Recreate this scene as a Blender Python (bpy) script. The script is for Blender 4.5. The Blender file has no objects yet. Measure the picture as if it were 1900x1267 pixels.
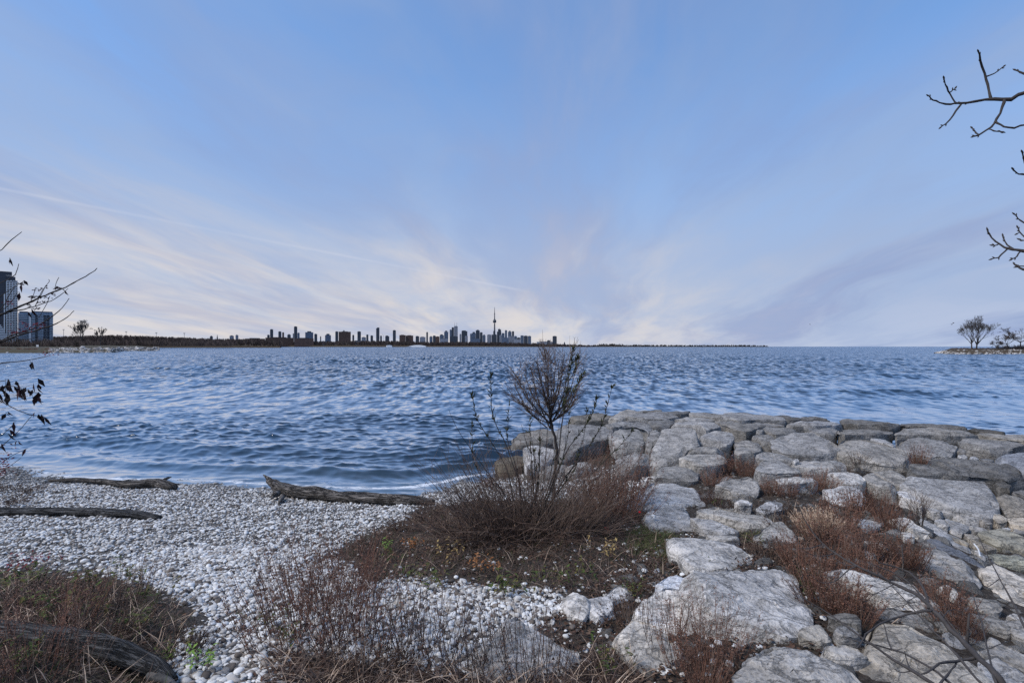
import bpy, math, random
import numpy as np
from mathutils import Vector

random.seed(7)
rng = np.random.default_rng(7)
sc = bpy.context.scene
R = math.radians

# ------------------------------------------------------------------ camera, sky, sun, exposure
H, F, HY = 3.4, 980.0, 643.0            # eye height over the lake, focal length and horizon row of the 1900 px photograph
cam = bpy.data.cameras.new('camera')
cam.sensor_width = 36.0
cam.lens = 36.0 * F / 1900.0
cam.shift_y = (HY - 633.5) / 1900.0
cam.clip_start = 0.05
cam.clip_end = 90000
cam_ob = bpy.data.objects.new('camera', cam)
sc.collection.objects.link(cam_ob)
cam_ob.location = (0, 0, H)
cam_ob.rotation_euler = (R(90), 0, 0)
sc.camera = cam_ob

SUN_EL, SUN_ROT = R(47), R(-112)
world = bpy.data.worlds.new('World')
sc.world = world
world.use_nodes = True
wt = world.node_tree


def nd(nt, kind, ins=None, **props):
    n = nt.nodes.new(kind)
    for k, v in props.items():
        setattr(n, k, v)
    if ins:
        for k, v in ins.items():
            s = n.inputs[k]
            if isinstance(v, bpy.types.NodeSocket):
                nt.links.new(v, s)
            elif isinstance(v, bpy.types.Node):
                nt.links.new(v.outputs[0], s)
            else:
                s.default_value = v
    return n


def mth(nt, op, a, b=None, c=None, clamp=False):
    ins = {0: a}
    if b is not None:
        ins[1] = b
    if c is not None:
        ins[2] = c
    return nd(nt, 'ShaderNodeMath', ins, operation=op, use_clamp=clamp).outputs[0]


def mix(nt, f, a, b, blend='MIX'):
    n = nd(nt, 'ShaderNodeMix', data_type='RGBA', blend_type=blend)
    for i, v in ((0, f), (6, a), (7, b)):
        if isinstance(v, bpy.types.NodeSocket):
            nt.links.new(v, n.inputs[i])
        else:
            n.inputs[i].default_value = v if i == 0 else (*v[:3], 1)
    return n.outputs[2]


def ramp(nt, f, stops, interp='LINEAR'):
    n = nd(nt, 'ShaderNodeValToRGB', {0: f})
    cr = n.color_ramp
    cr.interpolation = interp
    while len(cr.elements) < len(stops):
        cr.elements.new(0.5)
    for e, (p, c) in zip(cr.elements, stops):
        e.position = p
        e.color = (c, c, c, 1) if not isinstance(c, tuple) else (*c[:3], 1)
    return n.outputs[0]


def noise(nt, vec, scale, detail=4, rough=0.55, dist=0.0):
    return nd(nt, 'ShaderNodeTexNoise', {'Vector': vec, 'Scale': scale, 'Detail': detail, 'Roughness': rough, 'Distortion': dist}).outputs[0]


def mapping(nt, vec, loc=(0, 0, 0), rot=(0, 0, 0), scale=(1, 1, 1)):
    return nd(nt, 'ShaderNodeMapping', {'Vector': vec, 'Location': loc, 'Rotation': rot, 'Scale': scale}).outputs[0]


def build_sky():
    nt = wt
    bg = nt.nodes['Background']
    sky = nd(nt, 'ShaderNodeTexSky', sky_type='NISHITA', sun_disc=False)
    sky.sun_elevation = SUN_EL
    sky.sun_rotation = SUN_ROT
    sky.ozone_density = 5.0
    sky.air_density = 1.3
    sky.dust_density = 0.3
    d = nd(nt, 'ShaderNodeTexCoord').outputs['Generated']
    sp = nd(nt, 'ShaderNodeSeparateXYZ', {0: d})
    x, y, z = sp.outputs
    zc = mth(nt, 'MAXIMUM', z, 0.0)
    den = mth(nt, 'ADD', zc, 0.15)
    u, v = mth(nt, 'DIVIDE', x, den), mth(nt, 'DIVIDE', y, den)
    p = nd(nt, 'ShaderNodeCombineXYZ', {0: u, 1: v, 2: 0.0}).outputs[0]
    high = ramp(nt, zc, [(0.0, 0.0), (0.16, 0.15), (0.45, 0.85)])
    # high cirrus sheets whose fibres run along the line of sight towards the skyline
    pr = mapping(nt, p, rot=(0, 0, R(7)))
    warp = nd(nt, 'ShaderNodeTexNoise', {'Vector': mapping(nt, pr, scale=(0.5, 0.22, 1)), 'Scale': 1.0, 'Detail': 4.0}).outputs['Color']
    wv = nd(nt, 'ShaderNodeVectorMath', {0: warp, 1: (0.5, 0.5, 0.5)}, operation='SUBTRACT').outputs[0]
    wv = nd(nt, 'ShaderNodeVectorMath', {0: wv, 'Scale': 1.7}, operation='SCALE').outputs[0]
    pw = nd(nt, 'ShaderNodeVectorMath', {0: pr, 1: wv}, operation='ADD').outputs[0]
    sheet = noise(nt, mapping(nt, pw, (SK[0], SK[1], 0), scale=(0.75, 0.17, 1)), 1.0, 6, 0.6)
    fibre = noise(nt, mapping(nt, pw, (SK[2], SK[3], 0), scale=(2.3, 0.80, 1)), 1.0, 10, 0.60)
    dark = noise(nt, mapping(nt, pw, (SK[4], SK[5], 0), scale=(1.25, 0.26, 1)), 1.0, 8, 0.58)
    sheet = ramp(nt, sheet, [(0.36, 0.0), (0.66, 1.0)], 'EASE')
    fibre = ramp(nt, fibre, [(0.32, 0.0), (0.70, 1.0)], 'EASE')
    dark = ramp(nt, dark, [(0.42, 0.0), (0.62, 1.0)], 'EASE')
    veil = ramp(nt, zc, [(0.0, 0.95), (0.12, 0.80), (0.25, 0.52), (0.5, 0.36), (1.0, 0.36)])
    cover = mth(nt, 'MULTIPLY_ADD', sheet, 0.30, mth(nt, 'MULTIPLY', fibre, 0.46))
    cover = mth(nt, 'ADD', cover, mth(nt, 'MULTIPLY_ADD', veil, 0.80, -0.22), clamp=True)
    # the evening glow lies low in the sky over the city, the rest of the sheet is lavender
    az = nd(nt, 'ShaderNodeVectorMath', {0: d, 1: (-0.40, 0.916, 0.0)}, operation='DOT_PRODUCT').outputs['Value']
    azf = ramp(nt, az, [(0.50, 0.0), (0.97, 1.0)], 'EASE')
    lowf = ramp(nt, zc, [(0.0, 1.0), (0.12, 0.75), (0.32, 0.0)], 'EASE')
    glow = mth(nt, 'MULTIPLY', azf, lowf)
    band = ramp(nt, fibre, [(0.0, (2.55, 2.62, 2.88)), (1.0, (3.1, 2.85, 2.64))])
    lav = mix(nt, ramp(nt, zc, [(0.0, 0.0), (0.22, 0.6), (0.5, 1.0)]), (1.76, 2.12, 2.88), (1.04, 1.50, 2.46))
    ccol = mix(nt, glow, lav, band)
    ccol = mix(nt, mth(nt, 'MULTIPLY', dark, mth(nt, 'MULTIPLY_ADD', glow, -0.20, 0.60)), ccol, (0.92, 1.22, 2.2))
    ccol = mix(nt, mth(nt, 'MULTIPLY', mth(nt, 'MULTIPLY', fibre, sheet), 0.22), ccol, (2.5, 2.6, 3.1))
    base = mix(nt, high, (1.38, 1.72, 2.62), mix(nt, 1.0, sky.outputs[0], (0.46, 0.65, 0.79), 'MULTIPLY'))
    col = mix(nt, cover, base, ccol)
    # the old vapour trail that slants down towards the horizon
    tn = (-0.1545, -0.3180, 0.9355)
    a = nd(nt, 'ShaderNodeVectorMath', {0: d, 1: TRAIL}, operation='DOT_PRODUCT').outputs['Value']
    a = mth(nt, 'ABSOLUTE', a)
    trail = ramp(nt, mth(nt, 'MULTIPLY', a, 330.0), [(0.0, 1.0), (0.55, 0.55), (1.0, 0.0)], 'EASE')
    seg = ramp(nt, x, [(0.0, 1.0), (0.03, 0.0)])
    tfade = ramp(nt, noise(nt, mapping(nt, d, scale=(5, 5, 5)), 1.0, 4), [(0.3, 0.25), (0.65, 1.0)])
    trail = mth(nt, 'MULTIPLY', mth(nt, 'MULTIPLY', trail, seg), mth(nt, 'MULTIPLY', tfade, 0.32))
    front = mth(nt, 'GREATER_THAN', y, 0.0)
    col = mix(nt, mth(nt, 'MULTIPLY', trail, front), col, (2.7, 2.8, 3.2))
    nt.links.new(col, bg.inputs[0])
    bg.inputs[1].default_value = 0.13


def pixdir(px, py):
    return Vector(((px - 950) / F, 1.0, (HY - py) / F)).normalized()


SK = (12.2, 8.1, 1.1, 3.0, 21.3, 8.8)
TRAIL = tuple(pixdir(0, 350).cross(pixdir(1000, 545)).normalized())
build_sky()

sun = bpy.data.lights.new('sun', 'SUN')
sun.energy = 1.5
sun.angle = R(20)
sun.color = (1.0, 0.93, 0.84)
sun_ob = bpy.data.objects.new('sun', sun)
sc.collection.objects.link(sun_ob)
sd = Vector((math.sin(SUN_ROT) * math.cos(SUN_EL), math.cos(SUN_ROT) * math.cos(SUN_EL), math.sin(SUN_EL)))
sun_ob.rotation_euler = sd.to_track_quat('Z', 'Y').to_euler()
sun_ob.location = (0, 0, 60)

sc.view_settings.view_transform = 'Standard'
sc.view_settings.look = 'None'
sc.view_settings.exposure = 0.96
sc.view_settings.gamma = 1.0
sc.view_settings.use_curve_mapping = False
sc.render.engine = 'CYCLES'
sc.cycles.max_bounces = 6
sc.cycles.use_denoising = False

# ------------------------------------------------------------------ helpers


def tag(o, label=None, cat=None, group=None, kind=None):
    if label:
        o['label'] = label
    if cat:
        o['category'] = cat
    if group:
        o['group'] = group
    if kind:
        o['kind'] = kind
    return o


def link(name, me, m=None, parent=None, loc=None, smooth=False):
    if m is not None and not me.materials:
        me.materials.append(m)
    o = bpy.data.objects.new(name, me)
    sc.collection.objects.link(o)
    if parent:
        o.parent = parent
    if loc is not None:
        o.location = loc
    if smooth:
        me.polygons.foreach_set('use_smooth', [True] * len(me.polygons))
    return o


def empty(name, loc, label, cat, group=None):
    o = bpy.data.objects.new(name, None)
    sc.collection.objects.link(o)
    o.location = loc
    o.empty_display_size = 0.2
    return tag(o, label, cat, group)


def npmesh(name, verts, faces):
    me = bpy.data.meshes.new(name)
    me.from_pydata(verts if isinstance(verts, list) else verts.tolist(), [], faces if isinstance(faces, list) else faces.tolist())
    me.update()
    return me


def vnoise(p, seed=0):
    p = np.asarray(p, float)
    i = np.floor(p).astype(np.int64)
    f = p - i
    f = f * f * (3 - 2 * f)
    out = np.zeros(len(p))
    for dx in (0, 1):
        for dy in (0, 1):
            for dz in (0, 1):
                n = (i[:, 0] + dx) * 374761393 + (i[:, 1] + dy) * 668265263 + (i[:, 2] + dz) * 2147483647 + seed * 974711
                n = (n ^ (n >> 13)) * 1274126177 & 0x7FFFFFFF
                n = (n ^ (n >> 16)) * 60493 & 0x7FFFFFFF
                h = (n & 0xFFFF) / 32767.5 - 1
                w = (f[:, 0] if dx else 1 - f[:, 0]) * (f[:, 1] if dy else 1 - f[:, 1]) * (f[:, 2] if dz else 1 - f[:, 2])
                out += h * w
    return out


def fbm(p, octaves=4, seed=0, gain=0.5):
    p = np.asarray(p, float)
    s, a = np.zeros(len(p)), 1.0
    for k in range(octaves):
        s += a * vnoise(p * 2 ** k + 17.3 * k, seed + k)
        a *= gain
    return s


def inpoly(x, y, poly):
    x, y = np.asarray(x, float), np.asarray(y, float)
    c = np.zeros(x.shape, bool)
    n = len(poly)
    for i in range(n):
        x1, y1 = poly[i]
        x2, y2 = poly[(i + 1) % n]
        if y1 == y2:
            continue
        c ^= ((y1 > y) != (y2 > y)) & (x < (x2 - x1) * (y - y1) / (y2 - y1) + x1)
    return c


class RBF:
    def __init__(s, pts, smooth=0.002):
        p = np.array(pts, float)
        s.c = p[:, :2]
        n = len(p)
        d = np.linalg.norm(s.c[:, None] - s.c[None], axis=2)
        A = np.zeros((n + 3, n + 3))
        A[:n, :n] = s.phi(d) + smooth * np.eye(n)
        A[:n, n] = 1
        A[:n, n + 1:] = s.c
        A[n, :n] = 1
        A[n + 1:, :n] = s.c.T
        s.w = np.linalg.solve(A, np.concatenate([p[:, 2], [0, 0, 0]]))

    @staticmethod
    def phi(d):
        return np.sqrt(d * d + 0.25)

    def __call__(s, x, y):
        q = np.stack([np.ravel(x), np.ravel(y)], 1)
        out = np.empty(len(q))
        n = len(s.c)
        for a in range(0, len(q), 20000):
            b = q[a:a + 20000]
            d = np.linalg.norm(b[:, None] - s.c[None], axis=2)
            out[a:a + 20000] = s.phi(d) @ s.w[:n] + s.w[n] + b @ s.w[n + 1:]
        return out


def at(px, py, Y):
    """the point at depth Y that the photograph shows at px, py"""
    return Vector(((px - 950) / F * Y, Y, H - (py - HY) / F * Y))


def wpt(px, py, z):
    Y = (H - z) * F / (py - HY)
    return ((px - 950) / F * Y, Y, z)


# heights read off the photograph: (px, py, metres above the lake)
STONE_CTRL = [(1150, 765, 1.10), (1250, 765, 1.15), (1450, 772, 1.2), (1650, 785, 1.2), (1900, 800, 1.1), (1200, 860, 0.85),
              (1400, 860, 1.1), (1600, 860, 1.1), (1800, 860, 0.95), (1880, 880, 0.85), (960, 820, 0.7), (1000, 870, 0.45),
              (1080, 830, 0.9), (1180, 840, 0.95), (890, 850, 0.1), (1200, 930, 0.85), (1300, 1000, 1.1), (1330, 1030, 1.18),
              (1400, 1120, 1.33), (1250, 1130, 1.2), (1200, 1200, 1.25), (1450, 1240, 1.42), (1700, 1200, 1.36), (1650, 1090, 1.3),
              (1550, 950, 1.15), (1650, 960, 1.1), (1700, 985, 1.02), (1790, 1040, 0.92), (1880, 1120, 1.0), (1890, 1200, 1.25), (1800, 965, 0.62),
              (1880, 1010, 0.5), (1895, 1070, 0.55), (1770, 925, 0.78), (1880, 935, 0.7), (1050, 1160, 1.2), (950, 1220, 1.25)]
BEACH_CTRL = [(0, 868, 0), (330, 896, 0), (480, 906, 0), (640, 914, 0), (760, 914, 0), (860, 890, -0.1), (930, 885, 0.0), (0, 950, .28),
              (300, 950, .28), (600, 960, .3), (0, 1000, .5), (300, 1000, .5), (550, 1000, .5), (0, 1060, .75), (300, 1080, .78),
              (500, 1080, .8), (450, 1170, 1.05), (350, 1250, 1.2), (100, 1200, 1.2), (100, 1100, .95), (600, 1200, 1.12), (600, 1100, .9),
              (700, 1030, .72), (850, 960, .5), (850, 1000, .7), (950, 990, .85), (1080, 985, .9), (950, 1080, 1.0), (900, 1180, 1.12),
              (1100, 1100, 1.1), (1150, 900, .45), (1080, 905, .32), (1000, 900, .15)]
WORLD_CTRL = [(0, -4, 1.6), (9, -4, 1.6), (-9, -4, 1.5), (0, 1.5, 1.5), (3, 1.5, 1.5), (-3, 1.5, 1.4), (-8, 3, 1.0), (-12, 7, .5), (-17, 11, 0.15), (-20, 15.5, 0), (8, 3.5, 1.0), (11, 8, .4),
              (14, 11, .6), (17, 12, .5), (22, 10, .3), (-10, 17, -.5), (0, 16, -.6), (3, 19, -1), (8, 21, -1.2), (14, 18.5, -1.2),
              (20, 17, -1), (2, 16.9, -.8), (4, 19.3, -.8), (6, 20, -.8), (9, 18.5, -.9), (11.6, 17, -.9), (14.5, 15.9, -.9), (-20, 30, -2), (0, 30, -2), (20, 30, -2), (-22, 20, -.6), (-3, 14.3, -.3)]
STONE_S = RBF([wpt(*c) for c in STONE_CTRL])
GROUND_RAW = RBF([wpt(a, b, z - float(np.interp(b, [840, 900, 980, 1100], [0.40, 0.26, 0.13, 0.10]))) for a, b, z in STONE_CTRL] + [wpt(*c) for c in BEACH_CTRL] + WORLD_CTRL)


def GROUND(x, y):
    z = GROUND_RAW(x, y)
    y = np.ravel(y)
    return np.where(y > 11.5, np.minimum(z, 0.55 - 0.6 * np.clip(y - 16.5, 0, 3)), z)


def GROUNDN(x, y):
    """the ground with its small hummocks"""
    q = np.stack([np.ravel(x), np.ravel(y), np.ravel(x) * 0], 1)
    return GROUND(x, y) + 0.03 * fbm(q * 0.9, 3, 3) + 0.022 * fbm(q * 4.0, 2, 9)


def hit(surf, px, py):
    z = 0.8
    for _ in range(40):
        X, Y, _z = wpt(px, max(py, HY + 60), z)
        z = 0.55 * z + 0.45 * float(np.clip(surf([X], [Y])[0], -1, 2.0))
    return Vector(wpt(px, py, z))


def ground_at(px, py, dz=0.0):
    v = hit(GROUND, px, py)
    return Vector((v.x, v.y, v.z + dz))


def to_px(P):
    P = np.asarray(P)
    return 950 + P[:, 0] / P[:, 1] * F, HY + (H - P[:, 2]) / P[:, 1] * F


# ------------------------------------------------------------------ materials


def material(name, rough=0.8, spec=0.3):
    m = bpy.data.materials.new(name)
    m.use_nodes = True
    nt = m.node_tree
    b = nt.nodes['Principled BSDF']
    b.inputs['Roughness'].default_value = rough
    b.inputs['Specular IOR Level'].default_value = spec
    return m, nt, b


def pos(nt):
    return nd(nt, 'ShaderNodeNewGeometry').outputs['Position']


def obpos(nt):
    return nd(nt, 'ShaderNodeTexCoord').outputs['Object']


def bump(nt, b, h, strength=0.4, dist=0.02, prev=None):
    ins = {'Height': h, 'Strength': strength, 'Distance': dist}
    if prev is not None:
        ins['Normal'] = prev
    n = nd(nt, 'ShaderNodeBump', ins)
    nt.links.new(n.outputs[0], b.inputs['Normal'])
    return n.outputs[0]


def plain(name, c, var=0.25, scale=8.0, rough=0.85, spec=0.2, rand=0.0, sheen=False):
    m, nt, b = material(name, rough, spec)
    n = noise(nt, obpos(nt), scale, 4)
    f = mth(nt, 'MULTIPLY_ADD', n, 2 * var, 1 - var)
    if rand:
        r = nd(nt, 'ShaderNodeObjectInfo').outputs['Random']
        f = mth(nt, 'MULTIPLY', f, mth(nt, 'MULTIPLY_ADD', r, 2 * rand, 1 - rand))
    v = nd(nt, 'ShaderNodeVectorMath', {0: c, 'Scale': f}, operation='SCALE').outputs[0]
    nt.links.new(v, b.inputs['Base Color'])
    return m


def perface(name, cols, rough=0.85, spec=0.2):
    """one hue per loose piece (leaf, twig, blade): random per island"""
    m, nt, b = material(name, rough, spec)
    r = nd(nt, 'ShaderNodeNewGeometry').outputs['Random Per Island']
    n = len(cols)
    c = ramp(nt, r, [(i / (n - 1), tuple(k)) for i, k in enumerate(cols)])
    nt.links.new(c, b.inputs['Base Color'])
    return m


def rock_material():
    m, nt, b = material('limestone', 0.9, 0.25)
    p = obpos(nt)
    oi = nd(nt, 'ShaderNodeObjectInfo')
    off = nd(nt, 'ShaderNodeVectorMath', {0: p, 1: oi.outputs['Location']}, operation='ADD').outputs[0]
    big = noise(nt, off, 1.6, 5, 0.6)
    mid = noise(nt, off, 7.0, 6, 0.65)
    fine = noise(nt, off, 45.0, 4, 0.7)
    strat = noise(nt, mapping(nt, off, rot=(0.12, 0.2, 0.4), scale=(1.2, 1.2, 11)), 1.6, 5, 0.6)
    pits = nd(nt, 'ShaderNodeTexVoronoi', {'Vector': off, 'Scale': 26.0, 'Randomness': 1.0}).outputs['Distance']
    crk = noise(nt, mapping(nt, off, scale=(1, 1.6, 1)), 3.2, 8, 0.62, 0.6)
    crk = ramp(nt, mth(nt, 'ABSOLUTE', mth(nt, 'SUBTRACT', crk, 0.5)), [(0.0, 0.0), (0.012, 0.55), (0.03, 1.0)])
    f = ramp(nt, big, [(0.25, 0.62), (0.5, 0.95), (0.75, 1.28)])
    f = mth(nt, 'MULTIPLY', f, ramp(nt, mid, [(0.3, 0.62), (0.5, 0.98), (0.72, 1.25)]))
    f = mth(nt, 'MULTIPLY', f, ramp(nt, fine, [(0.3, 0.52), (0.52, 1.04), (0.8, 1.34)]))
    f = mth(nt, 'MULTIPLY', f, ramp(nt, strat, [(0.3, 0.82), (0.6, 1.1)]))
    f = mth(nt, 'MULTIPLY', f, mth(nt, 'MULTIPLY_ADD', crk, 0.28, 0.72))
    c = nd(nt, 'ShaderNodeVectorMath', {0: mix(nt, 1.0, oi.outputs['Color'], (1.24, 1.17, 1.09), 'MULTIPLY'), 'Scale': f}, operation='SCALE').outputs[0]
    # brown-black lichen crust in irregular patches
    lich = ramp(nt, noise(nt, off, 4.2, 8, 0.72), [(0.55, 0.0), (0.64, 0.6)])
    c = mix(nt, lich, c, (0.085, 0.083, 0.08))
    nt.links.new(c, b.inputs['Base Color'])
    hgt = mth(nt, 'MULTIPLY_ADD', mid, 0.9, mth(nt, 'MULTIPLY_ADD', fine, 0.28, mth(nt, 'MULTIPLY', strat, 0.8)))
    hgt = mth(nt, 'MULTIPLY_ADD', crk, 0.25, hgt)
    hgt = mth(nt, 'MULTIPLY_ADD', pits, 0.25, hgt)
    bump(nt, b, hgt, 0.9, 0.035)
    return m


def pebble_material():
    m, nt, b = material('pebble_stone', 0.75, 0.3)
    r = nd(nt, 'ShaderNodeObjectInfo').outputs['Random']
    c = ramp(nt, r, [(0.0, (0.07, 0.06, 0.055)), (0.10, (0.15, 0.125, 0.105)), (0.20, (0.30, 0.265, 0.235)), (0.34, (0.44, 0.415, 0.385)),
                     (0.60, (0.62, 0.605, 0.58)), (0.85, (0.74, 0.73, 0.71)), (1.0, (0.84, 0.83, 0.81))])
    n = noise(nt, obpos(nt), 2.2, 5, 0.65)
    c = mix(nt, 1.0, c, ramp(nt, n, [(0.3, 0.78), (0.65, 1.05)]), 'MULTIPLY')
    # stones washed by the lake are wet: darker and glossier
    wp = pos(nt)
    z = nd(nt, 'ShaderNodeSeparateXYZ', {0: wp}).outputs[2]
    wet = ramp(nt, mth(nt, 'MULTIPLY_ADD', noise(nt, wp, 1.5, 3), -0.10, mth(nt, 'ADD', z, 0.05)), [(0.03, 1.0), (0.09, 0.0)])
    c = mix(nt, mth(nt, 'MULTIPLY', wet, 0.6), c, (0.05, 0.048, 0.045))
    nt.links.new(mth(nt, 'MULTIPLY_ADD', wet, -0.45, 0.75), b.inputs['Roughness'])
    nt.links.new(c, b.inputs['Base Color'])
    return m


def ground_material():
    m, nt, b = material('shore_ground', 0.95, 0.15)
    p = pos(nt)
    beach = nd(nt, 'ShaderNodeAttribute', attribute_name='beach').outputs['Fac']
    n1, n2 = noise(nt, p, 3.0, 6, 0.65), noise(nt, p, 30.0, 5, 0.7)
    soil = ramp(nt, n2, [(0.25, (0.02, 0.016, 0.013)), (0.5, (0.07, 0.055, 0.044)), (0.75, (0.17, 0.145, 0.12))])
    grit = nd(nt, 'ShaderNodeTexVoronoi', {'Vector': p, 'Scale': 38.0})
    gcol = mix(nt, 0.5, ramp(nt, grit.outputs['Distance'], [(0.2, (0.34, 0.33, 0.32)), (0.7, (0.06, 0.055, 0.05))]), (0.14, 0.13, 0.12))
    c = mix(nt, beach, soil, gcol)
    c = mix(nt, 1.0, c, ramp(nt, n1, [(0.3, 0.6), (0.7, 1.15)]), 'MULTIPLY')
    nt.links.new(c, b.inputs['Base Color'])
    bump(nt, b, mth(nt, 'MULTIPLY_ADD', n2, 1.0, n1), 0.8, 0.05)
    return m


def water_material():
    m, nt, b = material('lake_water', 0.06, 0.5)
    b.inputs['IOR'].default_value = 1.33
    far = nd(nt, 'ShaderNodeAttribute', attribute_name='far').outputs['Fac']
    p = pos(nt)
    gust = ramp(nt, noise(nt, mapping(nt, p, rot=(0, 0, R(-14)), scale=(0.02, 0.07, 1)), 1.0, 4, 0.6), [(0.3, 0.45), (0.7, 1.0)])
    pm = mapping(nt, p, rot=(0, 0, R(-12)), scale=(0.45, 1.0, 1))
    w2 = noise(nt, pm, 4.5, 4, 0.6, 0.3)
    # wavelets too far off to mesh tilt the surface towards and away from the wind
    c1 = noise(nt, mapping(nt, p, rot=(0, 0, R(-4)), scale=(1.5, 0.50, 1)), 1.0, 2, 0.6)
    c2 = noise(nt, mapping(nt, p, (31, 7, 0), rot=(0, 0, R(-2)), scale=(0.55, 0.095, 1)), 1.0, 2, 0.6)
    c3 = noise(nt, mapping(nt, p, (3, 17, 0), scale=(1.1, 0.4, 1)), 1.0, 3, 0.6)
    c1, c2, c3 = (mth(nt, 'SUBTRACT', c, 0.5) for c in (c1, c2, c3))
    t1 = mth(nt, 'MULTIPLY', mth(nt, 'ADD', mth(nt, 'MULTIPLY_ADD', c2, 0.5, mth(nt, 'MULTIPLY', c1, 1.2)), -0.125), mth(nt, 'MULTIPLY_ADD', far, 2.2, 0.26))
    t2 = mth(nt, 'MULTIPLY', c3, mth(nt, 'MULTIPLY', far, 0.6))
    tilt = nd(nt, 'ShaderNodeCombineXYZ', {0: t2, 1: t1, 2: 0.0}).outputs[0]
    gn = nd(nt, 'ShaderNodeNewGeometry').outputs['Normal']
    tn = nd(nt, 'ShaderNodeVectorMath', {0: nd(nt, 'ShaderNodeVectorMath', {0: gn, 1: tilt}, operation='ADD').outputs[0]}, operation='NORMALIZE').outputs[0]
    n3 = nd(nt, 'ShaderNodeBump', {'Height': w2, 'Strength': mth(nt, 'MULTIPLY', gust, 0.5), 'Distance': 0.03, 'Normal': tn}).outputs[0]
    nt.links.new(n3, b.inputs['Normal'])
    foam = nd(nt, 'ShaderNodeAttribute', attribute_name='foam').outputs['Fac']
    fn = noise(nt, mapping(nt, p, scale=(1, 1.8, 1)), 5.0, 8, 0.75, 0.8)
    fm = ramp(nt, mth(nt, 'MULTIPLY_ADD', foam, 0.75, mth(nt, 'MULTIPLY_ADD', fn, 0.9, -0.55)), [(0.42, 0.0), (0.60, 1.0)])
    shal = nd(nt, 'ShaderNodeAttribute', attribute_name='shallow').outputs['Fac']
    c = mix(nt, shal, (0.010, 0.026, 0.048), (0.05, 0.075, 0.085))
    c = mix(nt, fm, c, (0.75, 0.77, 0.8))
    nt.links.new(c, b.inputs['Base Color'])
    nt.links.new(mth(nt, 'ADD', mth(nt, 'MULTIPLY_ADD', fm, 0.75, 0.03), mth(nt, 'MULTIPLY', far, 0.08)), b.inputs['Roughness'])
    # clear, steeply graded mirror: dark where a wavelet faces the eye, bright where it lies flat
    b.inputs['Specular IOR Level'].default_value = 0.1
    fr = nd(nt, 'ShaderNodeFresnel', {'IOR': 1.333, 'Normal': n3}).outputs[0]
    fr = ramp(nt, fr, [(0.0, 0.02), (0.035, 0.05), (0.10, 0.30), (0.22, 0.66), (0.45, 0.92), (1.0, 1.0)])
    fr = mth(nt, 'MULTIPLY', fr, mth(nt, 'MULTIPLY_ADD', fm, -0.9, 1.0))
    gl = nd(nt, 'ShaderNodeBsdfGlossy', {'Color': (0.97, 0.98, 1, 1), 'Roughness': mth(nt, 'MULTIPLY_ADD', far, 0.10, 0.03), 'Normal': n3})
    ms = nd(nt, 'ShaderNodeMixShader', {0: fr, 1: b.outputs[0], 2: gl.outputs[0]})
    nt.links.new(ms.outputs[0], nt.nodes['Material Output'].inputs['Surface'])
    return m


def wood_material(name, c0, c1):
    m, nt, b = material(name, 0.9, 0.2)
    uv = nd(nt, 'ShaderNodeAttribute', attribute_name='grain').outputs['Vector']
    g = noise(nt, mapping(nt, uv, scale=(2.6, 13, 13)), 1.0, 8, 0.72, 0.8)
    g2 = noise(nt, mapping(nt, uv, scale=(4, 7, 7)), 1.0, 4)
    c = ramp(nt, g, [(0.32, c0), (0.66, c1)])
    c = mix(nt, 1.0, c, ramp(nt, g2, [(0.3, 0.55), (0.7, 1.15)]), 'MULTIPLY')
    nt.links.new(c, b.inputs['Base Color'])
    cr = noise(nt, mapping(nt, uv, scale=(1.6, 5, 5)), 1.0, 6, 0.68, 1.6)
    cr = ramp(nt, mth(nt, 'ABSOLUTE', mth(nt, 'SUBTRACT', cr, 0.5)), [(0.0, 0.0), (0.02, 0.6), (0.05, 1.0)])
    c = mix(nt, 1.0, c, mix(nt, cr, (0.15, 0.14, 0.13), (1, 1, 1)), 'MULTIPLY')
    nt.links.new(c, b.inputs['Base Color'])
    bump(nt, b, mth(nt, 'MULTIPLY_ADD', cr, 1.2, g), 1.0, 0.04)
    return m


M = {}
M['rock'] = rock_material()
M['pebble'] = pebble_material()
M['ground'] = ground_material()
M['water'] = water_material()
M['driftwood'] = wood_material('weathered_driftwood', (0.05, 0.044, 0.04), (0.33, 0.295, 0.265))
M['stump'] = wood_material('dark_driftwood', (0.022, 0.021, 0.0205), (0.23, 0.222, 0.215))
M['bark'] = plain('dark_bark', (0.05, 0.043, 0.04), 0.5, 30)
M['greybark'] = plain('grey_bark', (0.065, 0.058, 0.056), 0.5, 30)
M['twig'] = perface('twig_bark', [(0.045, 0.03, 0.025), (0.105, 0.068, 0.054), (0.19, 0.14, 0.11), (0.065, 0.045, 0.038)])
M['rust'] = perface('rust_weed', [(0.07, 0.042, 0.033), (0.16, 0.078, 0.055), (0.24, 0.12, 0.08), (0.11, 0.064, 0.05), (0.27, 0.19, 0.145)])
M['tan'] = perface('tan_grass', [(0.42, 0.30, 0.21), (0.58, 0.44, 0.33), (0.33, 0.23, 0.16)])
M['gold'] = perface('gold_grass', [(0.28, 0.19, 0.08), (0.40, 0.29, 0.12), (0.2, 0.13, 0.06)])
M['brownleaf'] = perface('dead_leaves', [(0.022, 0.014, 0.011), (0.06, 0.034, 0.024), (0.11, 0.062, 0.042), (0.04, 0.026, 0.02), (0.2, 0.13, 0.09)])
M['leaf'] = perface('willow_leaf', [(0.022, 0.028, 0.014), (0.05, 0.056, 0.026), (0.075, 0.07, 0.035)])
M['green'] = perface('weed_leaf', [(0.045, 0.07, 0.02), (0.09, 0.125, 0.03), (0.065, 0.075, 0.025), (0.14, 0.12, 0.035)])
M['lime'] = perface('lime_leaf', [(0.16, 0.27, 0.05), (0.22, 0.34, 0.07), (0.12, 0.2, 0.05)])
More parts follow.
